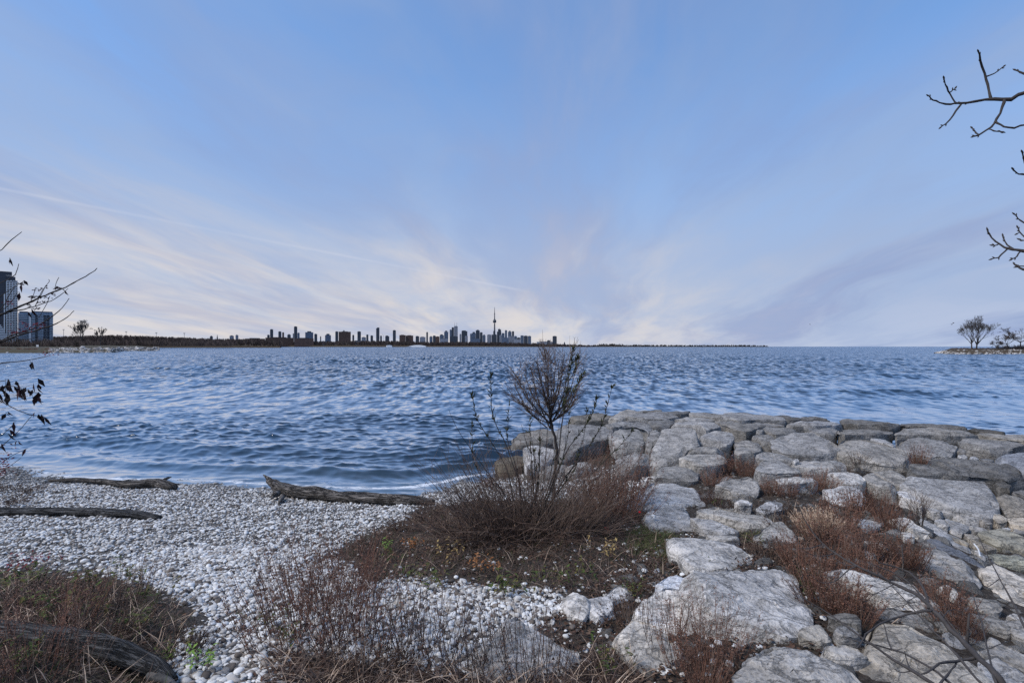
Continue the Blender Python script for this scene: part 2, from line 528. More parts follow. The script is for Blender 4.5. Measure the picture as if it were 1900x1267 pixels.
M['grass'] = perface('turf', [(0.04, 0.06, 0.02), (0.075, 0.095, 0.03), (0.10, 0.085, 0.04)])
M['orange'] = perface('orange_leaf', [(0.36, 0.13, 0.03), (0.25, 0.10, 0.04), (0.42, 0.2, 0.08)])
M['redleaf'] = perface('red_leaf', [(0.16, 0.02, 0.025), (0.26, 0.035, 0.045), (0.10, 0.02, 0.025)])
M['darkleaf'] = perface('withered_leaf', [(0.016, 0.012, 0.013), (0.035, 0.022, 0.025), (0.05, 0.02, 0.026)])
M['scrap'] = plain('red_scrap', (0.62, 0.02, 0.03), 0.2, 8)
M['whitescrap'] = plain('white_scrap', (0.75, 0.74, 0.72), 0.1, 8)
M['headland'] = plain('headland_soil', (0.075, 0.058, 0.04), 0.5, 0.06)
M['lawn'] = plain('distant_lawn', (0.065, 0.055, 0.033), 0.35, 0.05)
M['wood_far'] = perface('bare_wood', [(0.040, 0.030, 0.032), (0.075, 0.055, 0.052), (0.055, 0.045, 0.036), (0.095, 0.072, 0.064)])
M['island'] = perface('island_wood', [(0.018, 0.018, 0.018), (0.035, 0.03, 0.03), (0.025, 0.026, 0.022)])

# ------------------------------------------------------------------ ground and lake
BEACH = [(-900, 830), (0, 850), (330, 880), (480, 890), (640, 905), (800, 900), (900, 880), (1000, 880), (1140, 868), (1240, 862), (1245, 882), (1205, 900), (1170, 945),
         (1090, 930), (900, 925), (765, 938), (760, 962), (690, 985), (640, 1010), (565, 1040), (545, 1100), (520, 1200), (560, 1330), (290, 1330), (330, 1200), (385, 1140),
         (300, 1090), (200, 1062), (0, 1050), (-900, 1010)]
PATCH = [(690, 1085), (770, 1072), (900, 1090), (1040, 1098), (1075, 1130), (1000, 1165), (960, 1267), (700, 1240), (520, 1200), (540, 1060), (620, 1040)]
MOUND = [(640, 1010), (760, 960), (900, 930), (1170, 945), (1250, 1000), (1250, 1090), (1100, 1130), (1040, 1098), (900, 1090), (770, 1072), (690, 1085)]


def build_ground():
    xs, ys = np.arange(-26, 26.01, 0.14), np.arange(-8, 33, 0.14)
    X, Y = np.meshgrid(xs, ys)
    Z = GROUNDN(X, Y)
    nx, ny = len(xs), len(ys)
    idx = np.arange(nx * ny).reshape(ny, nx)
    f = np.stack([idx[:-1, :-1], idx[:-1, 1:], idx[1:, 1:], idx[1:, :-1]], -1).reshape(-1, 4)
    P = np.stack([X.ravel(), Y.ravel(), Z], 1)
    me = npmesh('shore_ground', P, f)
    ok = P[:, 1] > 1.0
    b = np.zeros(len(P))
    px, py = to_px(np.where(ok[:, None], P, [0, 5, 0]))
    inb = ok & (inpoly(px, py, BEACH) | inpoly(px, py, PATCH))
    b[inb] = 1
    b[(P[:, 2] < 0.03) & (P[:, 0] < 4)] = 1
    B = b.reshape(ny, nx)
    for _ in range(2):
        B = (B + np.roll(B, 1, 0) + np.roll(B, -1, 0) + np.roll(B, 1, 1) + np.roll(B, -1, 1)) / 5
    at_ = me.attributes.new('beach', 'FLOAT', 'POINT')
    at_.data.foreach_set('value', B.ravel().astype(np.float32))
    tag(link('shore_ground', me, M['ground'], smooth=True), kind='structure')


build_ground()


def build_water():
    # a fan of rings, finer near the shore: real waves out to a few hundred metres, open lake beyond
    py = np.concatenate([np.arange(960, 820, -0.62), np.arange(820, 700, -0.42), np.arange(700, 660, -0.32), np.arange(660, 645, -0.4), [644.6, 644.2, 643.9, 643.6, 643.4, 643.25, 643.15, 643.09, 643.05]])
    r = H * F / (py - HY)
    t = np.concatenate([np.linspace(-1.75, -1.05, 50, endpoint=False), np.linspace(-1.05, 1.05, 640), np.linspace(1.05, 1.75, 50)[1:]])
    X = r[:, None] * t[None]
    Y = np.repeat(r[:, None], len(t), 1)
    sp = np.maximum(np.gradient(r)[:, None] * np.ones_like(X), 0.0033 * Y)
    Z = np.zeros_like(X)
    DX, DY = np.zeros_like(X), np.zeros_like(X)
    g = np.random.default_rng(3)
    gp = np.stack([X.ravel() * 0.05, Y.ravel() * 0.11, X.ravel() * 0], 1)
    grp = (1 + 0.4 * fbm(gp, 3, 5)).reshape(X.shape).clip(0.55, 1.5)
    waves = [(0.20 * 6.2 ** (i / 63.0), 0.044 if i < 44 else 0.030, 0.50) for i in range(64)] + [(1.3 * 20 ** (i / 29.0), 0.017, 0.30) for i in range(30)]
    for lam, slope, spread in waves:
        lam *= g.uniform(0.92, 1.08)
        th = R(-104) + g.normal(0, spread)
        k = 2 * math.pi / lam
        a = slope / k
        w = np.clip(lam / sp / 2.2 - 0.6, 0, 1)
        ph = k * (X * math.cos(th) + Y * math.sin(th)) + g.uniform(0, 6.28)
        Z += a * w * np.cos(ph)
        DX -= 0.9 * a * w * math.cos(th) * np.sin(ph)
        DY -= 0.9 * a * w * math.sin(th) * np.sin(ph)
    # sharp crests, broad flat troughs
    sg = np.sqrt((Z * Z).mean(1, keepdims=True)) + 1e-5
    Z = sg * 1.6 * (np.exp(np.clip(Z / sg, -4, 3.0) * 0.40) - 1.08)
    near = Y < 60
    gz = np.full(X.shape, -3.0)
    gz[near] = GROUND(X[near], Y[near])
    depth = -gz
    calm = np.clip(depth / 0.30, 0.4, 1) * grp
    Z *= calm
    # two low swells turning over on the beach
    q = np.stack([X.ravel() * 0.16, Y.ravel() * 0, X.ravel() * 0], 1)
    wob = fbm(q, 3, 21).reshape(X.shape)
    left = np.clip((2.0 - X) / 3.0, 0, 1) * near
    for d0, wd, am in ((0.15, 0.045, 0.10), (0.42, 0.085, 0.17)):
        e = (depth - d0 - 0.10 * wob) / wd
        Z += left * am * (0.65 + 0.6 * wob).clip(0.1, 1.2) * np.exp(-e * e)
    foam = (0.55 + 0.5 * wob) * np.exp(-((depth - 0.02 - 0.03 * wob) / 0.03) ** 2) * left + 0.70 * np.clip(fbm(np.stack([X.ravel() * .7, Y.ravel() * .7, X.ravel() * 0], 1), 3, 77).reshape(X.shape) * 3.2, 0, 1) * np.exp(-((depth - 0.14 - 0.16 * wob) / 0.026) ** 2) * left
    P = np.stack([(X + DX * calm).ravel(), (Y + DY * calm).ravel(), Z.ravel()], 1)
    ny, nx = X.shape
    idx = np.arange(nx * ny).reshape(ny, nx)
    f = np.stack([idx[:-1, :-1], idx[:-1, 1:], idx[1:, 1:], idx[1:, :-1]], -1).reshape(-1, 4)
    me = npmesh('lake_water', P, f)
    for nm, v in (('far', np.clip((Y - 16) / 60, 0, 1)), ('foam', foam), ('shallow', np.exp(-np.clip(depth, 0, 5) / 0.16) * near)):
        a_ = me.attributes.new(nm, 'FLOAT', 'POINT')
        a_.data.foreach_set('value', np.ascontiguousarray(v.ravel(), np.float32))
    tag(link('lake_water', me, M['water'], smooth=True), kind='structure')


build_water()

# ------------------------------------------------------------------ armour stones of the breakwater
REG = {'A': (1140, 740, 4.2225), 'B': (1500, 740, 4.2225), 'C': (1100, 960, 4.1275), 'D': (1480, 960, 4.126), 'E': (820, 640, 4.75), 'P': (0, 0, 1.0)}
G_STONE = 'armour stones of the breakwater'


def chaikin(p, n):
    for _ in range(n):
        q = np.roll(p, -1, 0)
        p = np.stack([0.9 * p + 0.1 * q, 0.1 * p + 0.9 * q], 1).reshape(-1, 2)
    return p


def resample(p, m):
    q = np.vstack([p, p[:1]])
    d = np.concatenate([[0], np.cumsum(np.linalg.norm(np.diff(q, axis=0), axis=1))])
    s = np.linspace(0, d[-1], m, endpoint=False)
    return np.stack([np.interp(s, d, q[:, 0]), np.interp(s, d, q[:, 1])], 1)


SN = [0]
C_TILT = True


def stone(reg, pts, label, tone=0.3, ff=0.22, t=0.10, s=0.0, T=0.45, dz=0.0, name='boulder', warm=0.0, rough=1.0, hue=None, cat=None):
    SN[0] += 1
    seed = SN[0] * 13
    ox, oy, k = REG[reg]
    p = np.array([(ox + a / k, oy + b / k) for a, b in pts], float)
    rr_ = random.Random(seed)
    if C_TILT:
        t, s, dz = t + rr_.gauss(0, .05), s + rr_.gauss(0, .06), dz + rr_.gauss(0, .02)
    size_px = max(np.ptp(p[:, 0]), np.ptp(p[:, 1]))
    top, bot = p[:, 1].min(), p[:, 1].max()
    pt = p.copy()
    pt[:, 1] = top + (p[:, 1] - top) * (1 - ff)
    cx, cy = (pt[:, 0].min() + pt[:, 0].max()) / 2, (pt[:, 1].min() + pt[:, 1].max()) / 2
    C = hit(STONE_S, cx, cy)
    if dz:
        C = Vector(wpt(cx, cy, C.z + dz))
    n = np.array([-s, -t, 1.0])
    cam0 = np.array([0, 0, H])
    ray = np.stack([(pt[:, 0] - 950) / F, np.ones(len(pt)), (HY - pt[:, 1]) / F], 1)
    den = ray @ n
    den = np.where(den > -0.03, -0.03, den)
    lam = (n @ (np.array(C) - cam0)) / den
    W = cam0 + ray * lam[:, None]
    L = W - np.array(C)
    poly = chaikin(L[:, :2], 1)
    m = int(np.clip(size_px * 0.55, 30, 110))
    poly = resample(poly, m)
    cen = poly.mean(0)
    poly = cen + (poly - cen) * (1.125 if name == 'stone_slab' and ff <= 0.1 and t < .3 else 1.12 if size_px > 40 else 1.04)
    rad = np.sqrt(max(1e-4, np.ptp(poly[:, 0]) * np.ptp(poly[:, 1]))) * 0.5
    T = max(T, ff * (bot - top) * C.y / F + 0.22)
    nt_ = int(np.clip(size_px / 11, 4, 14))
    rings = [(a, 0.0) for a in np.linspace(0.08, 0.93, nt_)]
    e = min(0.022, 0.07 * rad)
    rings += [(0.975, -0.1 * e), (1.0, -1.2 * e), (1.01, -0.15 * T), (1.0, -0.35 * T), (0.985, -0.6 * T), (0.95, -0.85 * T), (0.86, -1.05 * T)]
    V, par = [], []
    for a, z in rings:
        q = cen + (poly - cen) * a
        zz = q[:, 0] * s + q[:, 1] * t + z
        V.append(np.column_stack([q, zz]))
        par += [(a, z)] * m
    V = np.vstack(V + [np.array([[*cen, cen[0] * s + cen[1] * t]]), np.array([[*cen, -1.05 * T]])])
    par = np.array(par + [(0, 0), (0.5, -T)])
    # broken corners: planes that cut the block
    rc = np.random.default_rng(seed)
    mid = V.mean(0)
    for _ in range(int(rc.integers(3, 7))):
        az = rc.uniform(0, 6.28)
        nn = np.array([math.cos(az), math.sin(az), rc.uniform(0.05, 1.0)])
        nn /= np.linalg.norm(nn)
        dd = (V - mid) @ nn
        lim = dd.max() * rc.uniform(0.78, 0.97)
        V = V - np.clip(dd - lim, 0, None)[:, None] * nn
    wp = V + np.array(C) + seed
    low = fbm(wp * (0.9 / max(rad, 0.18)), 3, seed % 97)
    med = fbm(wp * 6.0, 3, 5)
    # ledges: limestone breaks in shallow steps
    step = np.round(low * 2.2) / 2.2
    istop = par[:, 1] > -0.3 * e
    amp = rough * min(0.11, 0.16 * rad + 0.008)
    chip = fbm(wp * np.array([2.6, 2.6, 2.6]), 2, 55)
    crown = -0.9 * e * par[:, 0] ** 6 - np.where(par[:, 0] > 0.8, np.clip(chip - 0.25, 0, 1) * min(0.10, 0.3 * rad), 0)
    V[:, 2] += np.where(istop, amp * (0.55 * low + 0.35 * (step - low)) + crown + 0.011 * rough * med, 0.006 * med)
    out = V[:, :2] - cen
    ln = np.linalg.norm(out, axis=1, keepdims=True) + 1e-6
    side = np.where(istop, 0.25 * (par[:, 0] > 0.5), 1.0)[:, None]
    V[:, :2] += out / ln * (side * (0.75 * amp * low + 0.5 * amp * (step - low) + 0.020 * rough * med)[:, None])
    fs = []
    nr = len(rings)
    for i in range(nr - 1):
        for j in range(m):
            j2 = (j + 1) % m
            fs.append((i * m + j, (i + 1) * m + j, (i + 1) * m + j2, i * m + j2))
    c0, c1 = nr * m, nr * m + 1
    for j in range(m):
        fs.append((c0, j, (j + 1) % m))
        fs.append((c1, (nr - 1) * m + (j + 1) % m, (nr - 1) * m + j))
    me = npmesh(name, V, fs)
    o = link(name, me, M['rock'], loc=C, smooth=True)
    me.set_sharp_from_angle(angle=R(27))
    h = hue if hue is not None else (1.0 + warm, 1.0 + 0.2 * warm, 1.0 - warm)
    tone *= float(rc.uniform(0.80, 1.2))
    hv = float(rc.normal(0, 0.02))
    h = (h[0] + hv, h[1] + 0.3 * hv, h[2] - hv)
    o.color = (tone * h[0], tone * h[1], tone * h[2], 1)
    g = random.Random(seed)
    tag(o, label, cat or {'boulder': 'boulder', 'stone_slab': 'stone slab', 'rock': 'rock'}[name], G_STONE)
    return o


SL = 'stone_slab'
# water end of the breakwater, behind the shrub
stone('E', [(610, 850), (640, 800), (740, 770), (900, 715), (960, 750), (1000, 830), (900, 880), (700, 900), (630, 885)], 'dark sloping boulder at the lake tip of the breakwater, behind the sapling trunk', 0.2, t=.2)
stone('E', [(730, 920), (800, 880), (960, 900), (1010, 950), (990, 1020), (900, 1060), (760, 1060), (730, 1000)], 'pale block half hidden by twigs below the sapling trunk', 0.36, .3)
stone('E', [(1040, 870), (1000, 790), (1100, 700), (1280, 690), (1430, 710), (1480, 770), (1420, 850), (1300, 880), (1150, 960), (1040, 1000)], 'large grey boulder right beside the sapling trunk', 0.25, .2, t=.25)
stone('E', [(1080, 660), (1240, 620), (1400, 590), (1460, 600), (1490, 680), (1300, 690), (1150, 690)], 'low grey boulder on the rim directly behind the leafy right shoots', 0.22, .3)
stone('E', [(340, 950), (420, 900), (560, 930), (600, 960), (520, 1010), (420, 1000)], 'small rust-stained rock at the waterline, farthest out to the left of the breakwater', 0.10, .3, dz=-.2, T=.2, name='rock', warm=.12)
stone('E', [(470, 1040), (600, 960), (720, 990), (730, 1090), (640, 1130), (520, 1110)], 'brown rock under withered leaves at the water end of the breakwater', 0.09, .3, dz=-.15, T=.2, name='rock', warm=.15)
stone('E', [(740, 1060), (850, 1060), (880, 1130), (780, 1180), (730, 1130)], 'dark wet rock at the foot of the pale block below the sapling', 0.1, .3, dz=-.1, name='rock')
stone('E', [(1100, 1080), (1250, 1020), (1320, 1030), (1290, 1090), (1150, 1120)], 'flat pale rock in the pebbles behind the centre shrub', 0.4, .25, T=.25, dz=-.1, name='rock')
stone('E', [(1480, 660), (1560, 590), (1680, 570), (1760, 600), (1700, 650), (1560, 670)], 'rounded rim boulder above the cracked boulder with weeds', 0.24, .3)
stone('E', [(880, 1060), (1000, 1040), (1110, 1060), (1080, 1130), (950, 1150), (880, 1120)], 'bluish low rock among twigs beside the pebble pocket', 0.24, .3, dz=-.1, name='rock')
# back rows, seen from the left end of the crest
stone('A', [(-60, 190), (60, 165), (200, 170), (280, 190), (287, 250), (250, 300), (200, 235), (60, 220), (-40, 235)], 'upper half of the cracked boulder with weeds growing in its crack', 0.27, .25, t=.2)
stone('A', [(-20, 245), (90, 230), (205, 245), (255, 310), (250, 370), (200, 420), (90, 425), (0, 390), (-30, 300)], 'lower half of the cracked boulder with weeds growing in its crack', 0.25, .35, t=.25)
stone('A', [(20, 500), (60, 445), (150, 415), (250, 430), (272, 490), (210, 520), (120, 545), (40, 560)], 'round-backed grey boulder at the top end of the pebble pocket', 0.27, .2)
stone('A', [(285, 182), (370, 160), (440, 165), (455, 200), (420, 240), (340, 242), (287, 240)], 'small dark boulder between the cracked boulder and the long rim slabs', 0.17, .45)
stone('A', [(275, 270), (330, 243), (370, 250), (365, 300), (320, 390), (275, 450), (250, 420), (255, 330)], 'tall narrow stone wedged left of the big tilted slab', 0.22, .35, t=.35)
stone('A', [(385, 238), (470, 224), (600, 240), (672, 285), (668, 350), (560, 400), (520, 470), (420, 522), (280, 518), (300, 430), (350, 320)], 'big smooth slab tilted towards the path, with a dark right flank', 0.27, .06, t=.34, s=.0, name=SL, rough=.55)
stone('A', [(120, 140), (180, 110), (330, 100), (470, 130), (492, 155), (380, 180), (200, 165)], 'long flat rim slab above the small dark boulder', 0.26, .35, t=.05, name=SL)
stone('A', [(455, 212), (520, 172), (640, 177), (802, 197), (802, 237), (705, 267), (640, 227), (480, 227)], 'flat slab lying just behind the big tilted slab', 0.29, .35, t=.05, name=SL)
stone('A', [(470, 160), (560, 137), (740, 152), (782, 177), (640, 178), (520, 170)], 'thin rim slab, second behind the big tilted slab', 0.26, .4, t=.03, name=SL)
stone('A', [(560, 117), (700, 100), (830, 125), (862, 160), (740, 152), (600, 132)], 'thin dark-edged slab on the water rim behind the big tilted slab', 0.24, .3, t=.03, name=SL)
stone('A', [(180, 92), (270, 85), (370, 88), (360, 100), (230, 104)], 'dark flat stone, leftmost of the lowest row along the water rim', 0.14, .4, t=.03)
stone('A', [(380, 100), (470, 92), (585, 92), (560, 120), (475, 132), (400, 118)], 'dark rim stone between two long flat rim slabs', 0.17, .4, t=.03)
stone('A', [(705, 262), (760, 237), (920, 252), (932, 330), (902, 390), (780, 397), (670, 367)], 'rough square block right of the big tilted slab', 0.25, .3, t=.2)
stone('A', [(780, 180), (900, 152), (960, 182), (985, 202), (1092, 207), (1112, 270), (1032, 322), (940, 290), (880, 237), (800, 222)], 'rounded dark boulder standing proud in the middle of the back row', 0.24, .45, t=.15, dz=.05)
stone('A', [(862, 125), (900, 103), (1000, 108), (1130, 130), (1290, 165), (1302, 190), (1090, 182), (980, 190), (870, 152)], 'long rim slab right of the gap in the water rim', 0.25, .35, t=.03, name=SL)
stone('A', [(1060, 192), (1180, 177), (1320, 202), (1332, 222), (1200, 217), (1110, 232)], 'flat slab right of the rounded dark boulder', 0.28, .3, t=.03, name=SL)
stone('A', [(1190, 227), (1260, 215), (1400, 237), (1442, 265), (1340, 292), (1290, 310), (1240, 312), (1190, 270)], 'slanting dark slab above the large domed boulder', 0.2, .35, t=.1, name=SL)
stone('A', [(1112, 237), (1170, 234), (1167, 262), (1112, 270)], 'small pale block in the gap right of the rounded dark boulder', 0.36, .4, T=.2, name='rock')
stone('A', [(1060, 300), (1120, 275), (1180, 265), (1240, 322), (1252, 370), (1212, 395), (1155, 380), (1110, 330)], 'egg-shaped dark stone left of the large domed boulder', 0.2, .4, t=.25)
stone('A', [(937, 342), (1000, 318), (1080, 330), (1150, 382), (1157, 410), (1090, 437), (960, 442)], 'rough low boulder under the rounded dark boulder', 0.25, .25)
stone('A', [(1255, 332), (1330, 292), (1460, 262), (1560, 270), (1640, 325), (1720, 375), (1790, 455), (1690, 462), (1620, 464), (1450, 452), (1330, 432), (1255, 395)], 'large domed boulder, biggest in the middle of the breakwater', 0.3, .16, t=.22)
stone('A', [(1340, 212), (1400, 187), (1500, 200), (1560, 218), (1500, 225), (1420, 222)], 'small rounded stone behind the large domed boulder', 0.25, .4, T=.25, name='rock')
stone('A', [(1430, 192), (1580, 167), (1690, 175), (1790, 195), (1720, 215), (1560, 217)], 'long pale rim slab behind the golden grass', 0.29, .35, t=.03, name=SL)
stone('A', [(1470, 152), (1560, 135), (1630, 147), (1700, 180), (1600, 168), (1500, 170)], 'dark humped stone on the water rim behind the golden grass', 0.15, .4, t=.03)
stone('A', [(1215, 140), (1290, 130), (1420, 140), (1490, 158), (1420, 180), (1320, 175)], 'dark stone at the waterline right of the long rim slab', 0.15, .4, t=.03)
# middle rows down to the path
stone('A', [(570, 397), (640, 370), (830, 397), (822, 430), (690, 432), (600, 422)], 'thin ledge stone at the right foot of the big tilted slab', 0.29, .35, T=.25, name=SL)
stone('A', [(520, 482), (560, 435), (640, 432), (840, 435), (852, 502), (720, 530), (540, 502)], 'flat pale slab below the ledge stone, left of the rust weeds', 0.36, .15, name=SL)
stone('A', [(320, 602), (420, 522), (440, 510), (640, 522), (652, 590), (622, 642), (460, 642), (330, 622)], 'flat slab with a shaded front edge at the back end of the path', 0.34, .25, name=SL)
stone('A', [(1090, 442), (1150, 422), (1330, 442), (1382, 480), (1380, 500), (1300, 490), (1150, 480)], 'upper flat slab right of the tall rust weeds', 0.31, .25, T=.3, name=SL)
stone('A', [(1100, 522), (1160, 484), (1330, 492), (1452, 570), (1442, 590), (1260, 592), (1130, 572)], 'lower flat slab right of the tall rust weeds', 0.34, .2, name=SL)
stone('A', [(1400, 512), (1490, 472), (1640, 467), (1700, 472), (1770, 502), (1800, 545), (1690, 547), (1480, 562)], 'flat slab just below the large domed boulder', 0.3, .2, name=SL)
stone('A', [(1390, 482), (1430, 468), (1452, 490), (1412, 505)], 'fist-sized white stone beside the slab below the large domed boulder', 0.5, .3, T=.15, name='rock')
stone('A', [(1245, 627), (1330, 607), (1560, 607), (1582, 650), (1400, 672), (1270, 682)], 'whitish flat slab ringed by rust weeds', 0.5, .3, T=.3, name=SL)
stone('A', [(800, 672), (930, 612), (1070, 614), (1112, 660), (1132, 760), (1060, 792), (960, 762), (870, 702)], 'grey boulder in the rust weeds right of the long path slab', 0.33, .2, t=.2)
stone('A', [(930, 800), (1000, 780), (1080, 800), (1070, 850), (980, 850)], 'knobbly pale rock in dry grass above the cracked path slabs', 0.4, .3, T=.2, name='rock')
stone('A', [(100, 842), (220, 702), (330, 647), (450, 647), (690, 722), (705, 810), (735, 830), (560, 860), (390, 832), (280, 862)], 'broad pale slab that begins the path, next to the pebble pocket', 0.43, .05, t=.08, name=SL, rough=.7)
stone('A', [(200, 880), (290, 868), (400, 838), (560, 870), (622, 960), (702, 1032), (600, 1052), (430, 1032), (300, 1002)], 'second pale path slab with a red and a white scrap beside it', 0.42, .06, name=SL, rough=.7)
stone('A', [(622, 872), (800, 832), (870, 852), (1080, 912), (1202, 960), (1150, 997), (1010, 1002), (880, 962), (740, 902)], 'long cracked path slab pointing right', 0.43, .1, name=SL, rough=.7)
stone('A', [(600, 912), (720, 925), (960, 1022), (952, 1045), (830, 1057), (705, 1032)], 'narrow path slab between two dark cracks', 0.4, .1, T=.3, name=SL, rough=.7)
stone('A', [(670, 1047), (820, 1067), (960, 1062), (962, 1090), (850, 1112), (720, 1082)], 'short strip of path stone in dead leaves', 0.42, .15, T=.25, name=SL)
stone('A', [(1090, 1072), (1160, 1012), (1240, 972), (1360, 972), (1422, 1040), (1422, 1120), (1280, 1152), (1120, 1142)], 'rounded pale slab right of the leafy gap in the path', 0.42, .12, t=.2, name=SL)
stone('A', [(1110, 872), (1180, 812), (1270, 790), (1312, 812), (1302, 870), (1200, 912)], 'pale lumpy stone in dry grass left of the tan grass tuft', 0.4, .2, t=.2)
stone('C', [(615, 182), (720, 167), (850, 182), (960, 187), (1060, 232), (1220, 302), (1227, 360), (1180, 412), (1080, 432), (950, 427), (860, 392), (790, 387), (720, 332), (700, 272), (640, 242)], 'kite-shaped pale slab in the middle of the path', 0.44, .04, t=.1, name=SL, rough=.7)
stone('C', [(755, 590), (790, 482), (840, 442), (960, 437), (1170, 432), (1220, 407), (1350, 397), (1440, 387), (1530, 432), (1580, 560), (1655, 680), (1650, 820), (1560, 872), (1460, 882), (1300, 822), (1100, 742), (960, 692), (870, 662)], 'huge rough flat boulder with an overhanging front edge in the path', 0.4, .06, t=.06, s=-.04, T=.5, dz=.06, name=SL)
stone('C', [(1040, 892), (1200, 882), (1320, 892), (1370, 852), (1440, 862), (1482, 900), (1472, 950), (1380, 1012), (1290, 1072), (1150, 1062), (1060, 980)], 'ledge block in front of the huge flat boulder, dry weeds before it', 0.34, .4, T=.4, dz=-.12)
stone('C', [(465, 522), (560, 452), (670, 428), (712, 470), (737, 560), (690, 577), (600, 547), (520, 562)], 'bright bluish-white boulder at the left edge of the path', 0.56, .22, t=.15, dz=.06, hue=(.95, 1, 1.08))
stone('C', [(270, 747), (400, 642), (500, 575), (590, 527), (750, 610), (880, 702), (1000, 812), (990, 880), (850, 902), (600, 882), (420, 822)], 'big whitish peaked slab behind the front weeds', 0.5, .08, t=.2, name=SL)
stone('C', [(180, 832), (260, 772), (420, 792), (560, 900), (640, 1000), (600, 1200), (420, 1290), (300, 1180), (220, 980)], 'pale slab under the front weeds, below the peaked slab', 0.42, .1, t=.2, name=SL)
stone('C', [(10, 622), (100, 562), (200, 497), (282, 532), (270, 602), (150, 652), (160, 752), (60, 782), (-40, 700), (-60, 640)], 'broken white rock flush in the ground left of the peaked slab', 0.55, .06, T=.25, rough=1.3)
stone('C', [(-230, 590), (-150, 560), (-60, 640), (-10, 720), (-60, 790), (-170, 740)], 'small broken white rock sunk in the leafy mound', 0.52, .06, T=.25, rough=1.3)
stone('P', [(900, 1200), (935, 1150), (965, 1142), (1000, 1160), (1060, 1200), (1085, 1262), (1050, 1300), (930, 1290), (890, 1250)], 'whitish sloping slab behind thin weeds at the bottom centre', 0.45, .05, t=.25, T=.3, name=SL)
stone('C', [(1090, 1182), (1260, 1092), (1380, 1002), (1480, 957), (1600, 1002), (1780, 1082), (1920, 1162), (2010, 1267), (2000, 1420), (1300, 1420), (1150, 1290)], 'large flat slab cut by the bottom edge, left of the dark gap', 0.42, .03, t=.06, name=SL)
stone('D', [(480, 862), (560, 802), (700, 800), (830, 832), (950, 892), (1100, 962), (1200, 1062), (1290, 1122), (1420, 1267), (1300, 1370), (520, 1370), (490, 1200), (440, 1132), (520, 1082), (470, 970)], 'large warm-grey slab crossed by bare branches at the bottom', 0.36, .04, t=.08, name=SL, warm=.06)
stone('D', [(0, 932), (70, 852), (150, 825), (210, 862), (262, 930), (250, 987), (160, 1022), (80, 992)], 'angular grey rock in the dark gap between the front slabs', 0.26, .4, t=.2, name='rock', dz=.02)
stone('D', [(160, 1032), (240, 987), (350, 977), (470, 1032), (552, 1080), (510, 1112), (400, 1132), (280, 1102)], 'pale sharp-edged rock tipped over the dark gap between the front slabs', 0.4, .45, t=.1, name='rock', dz=.03)
stone('D', [(258, 832), (330, 817), (430, 852), (472, 892), (450, 942), (330, 922)], 'small rock behind the two rocks in the dark gap', 0.25, .3, name='rock')
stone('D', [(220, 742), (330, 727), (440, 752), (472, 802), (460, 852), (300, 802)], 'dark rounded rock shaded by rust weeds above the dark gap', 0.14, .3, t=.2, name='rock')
stone('D', [(240, 412), (330, 402), (500, 442), (820, 502), (920, 582), (1012, 662), (1000, 702), (820, 702), (640, 662), (540, 562), (330, 472)], 'long whitish slab with the thick bare branch lying across it', 0.47, .12, t=.12, name=SL)
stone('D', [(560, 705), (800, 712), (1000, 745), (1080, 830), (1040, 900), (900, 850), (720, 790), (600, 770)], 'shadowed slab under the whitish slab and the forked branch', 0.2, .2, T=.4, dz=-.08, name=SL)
stone('D', [(940, 232), (1080, 252), (1180, 332), (1282, 422), (1342, 512), (1330, 582), (1200, 562), (1060, 502), (990, 400)], 'deeply striated slab left of the bluish dark cleft', 0.34, .2, t=.15, s=-.1, name=SL, rough=1.5)
stone('B', [(890, 952), (940, 957), (1080, 1062), (1190, 1172), (1342, 1242), (1330, 1275), (1150, 1215), (1010, 1120), (900, 1010)], 'long smooth pale ridge stone sloping down beside the rubble', 0.47, .15, t=.1, s=-.12, name=SL, rough=.6)
stone('D', [(880, 110), (960, 120), (1110, 190), (1290, 300), (1430, 420), (1560, 640), (1510, 660), (1340, 540), (1290, 430), (1170, 310), (1050, 220), (920, 170)], 'bluish dark bedrock face under the long ridge stone', 0.14, .2, t=.1, s=-.2, dz=-.1, name=SL, hue=(.9, .97, 1.12))
stone('D', [(1395, 352), (1520, 352), (1640, 400), (1760, 470), (1780, 720), (1560, 652), (1450, 500)], 'broad beige slab below the rubble at the right edge', 0.4, .1, t=.08, s=-.1, name=SL, warm=.08)
stone('D', [(1070, 532), (1180, 522), (1232, 600), (1242, 660), (1120, 622)], 'whitish chipped rock among rust weeds under the striated slab', 0.44, .25, name='rock')
stone('D', [(1290, 592), (1420, 622), (1532, 660), (1542, 720), (1470, 742), (1330, 702)], 'flat streaked rock below the bluish cleft', 0.36, .2, name='rock')
stone('D', [(1340, 742), (1480, 752), (1590, 812), (1642, 870), (1590, 912), (1450, 852), (1360, 802)], 'grey wedge of rock below the flat streaked rock', 0.28, .25)
stone('D', [(1360, 985), (1430, 865), (1560, 912), (1700, 1012), (1790, 1082), (1790, 1170), (1580, 1092), (1440, 1062)], 'furrowed slab in the bottom right corner, behind thin stems', 0.36, .12, t=.15, name=SL, rough=1.4)
stone('D', [(1380, 1085), (1580, 1102), (1740, 1172), (1850, 1360), (1500, 1370), (1400, 1200)], 'nearest furrowed slab in the very bottom right corner', 0.33, .08, name=SL, rough=1.4)
stone('D', [(1100, 882), (1180, 872), (1310, 932), (1332, 980), (1240, 1012), (1130, 960)], 'mottled dark stone under the thick bare branch', 0.24, .2, name='rock')
stone('D', [(1580, 792), (1680, 802), (1750, 862), (1760, 980), (1650, 902)], 'rounded rock at the right edge above the furrowed slabs', 0.27, .25)
stone('D', [(1590, 730), (1660, 720), (1760, 790), (1760, 840), (1670, 790)], 'flat whitish rock at the right edge below the beige slab', 0.42, .2, T=.25, name='rock')
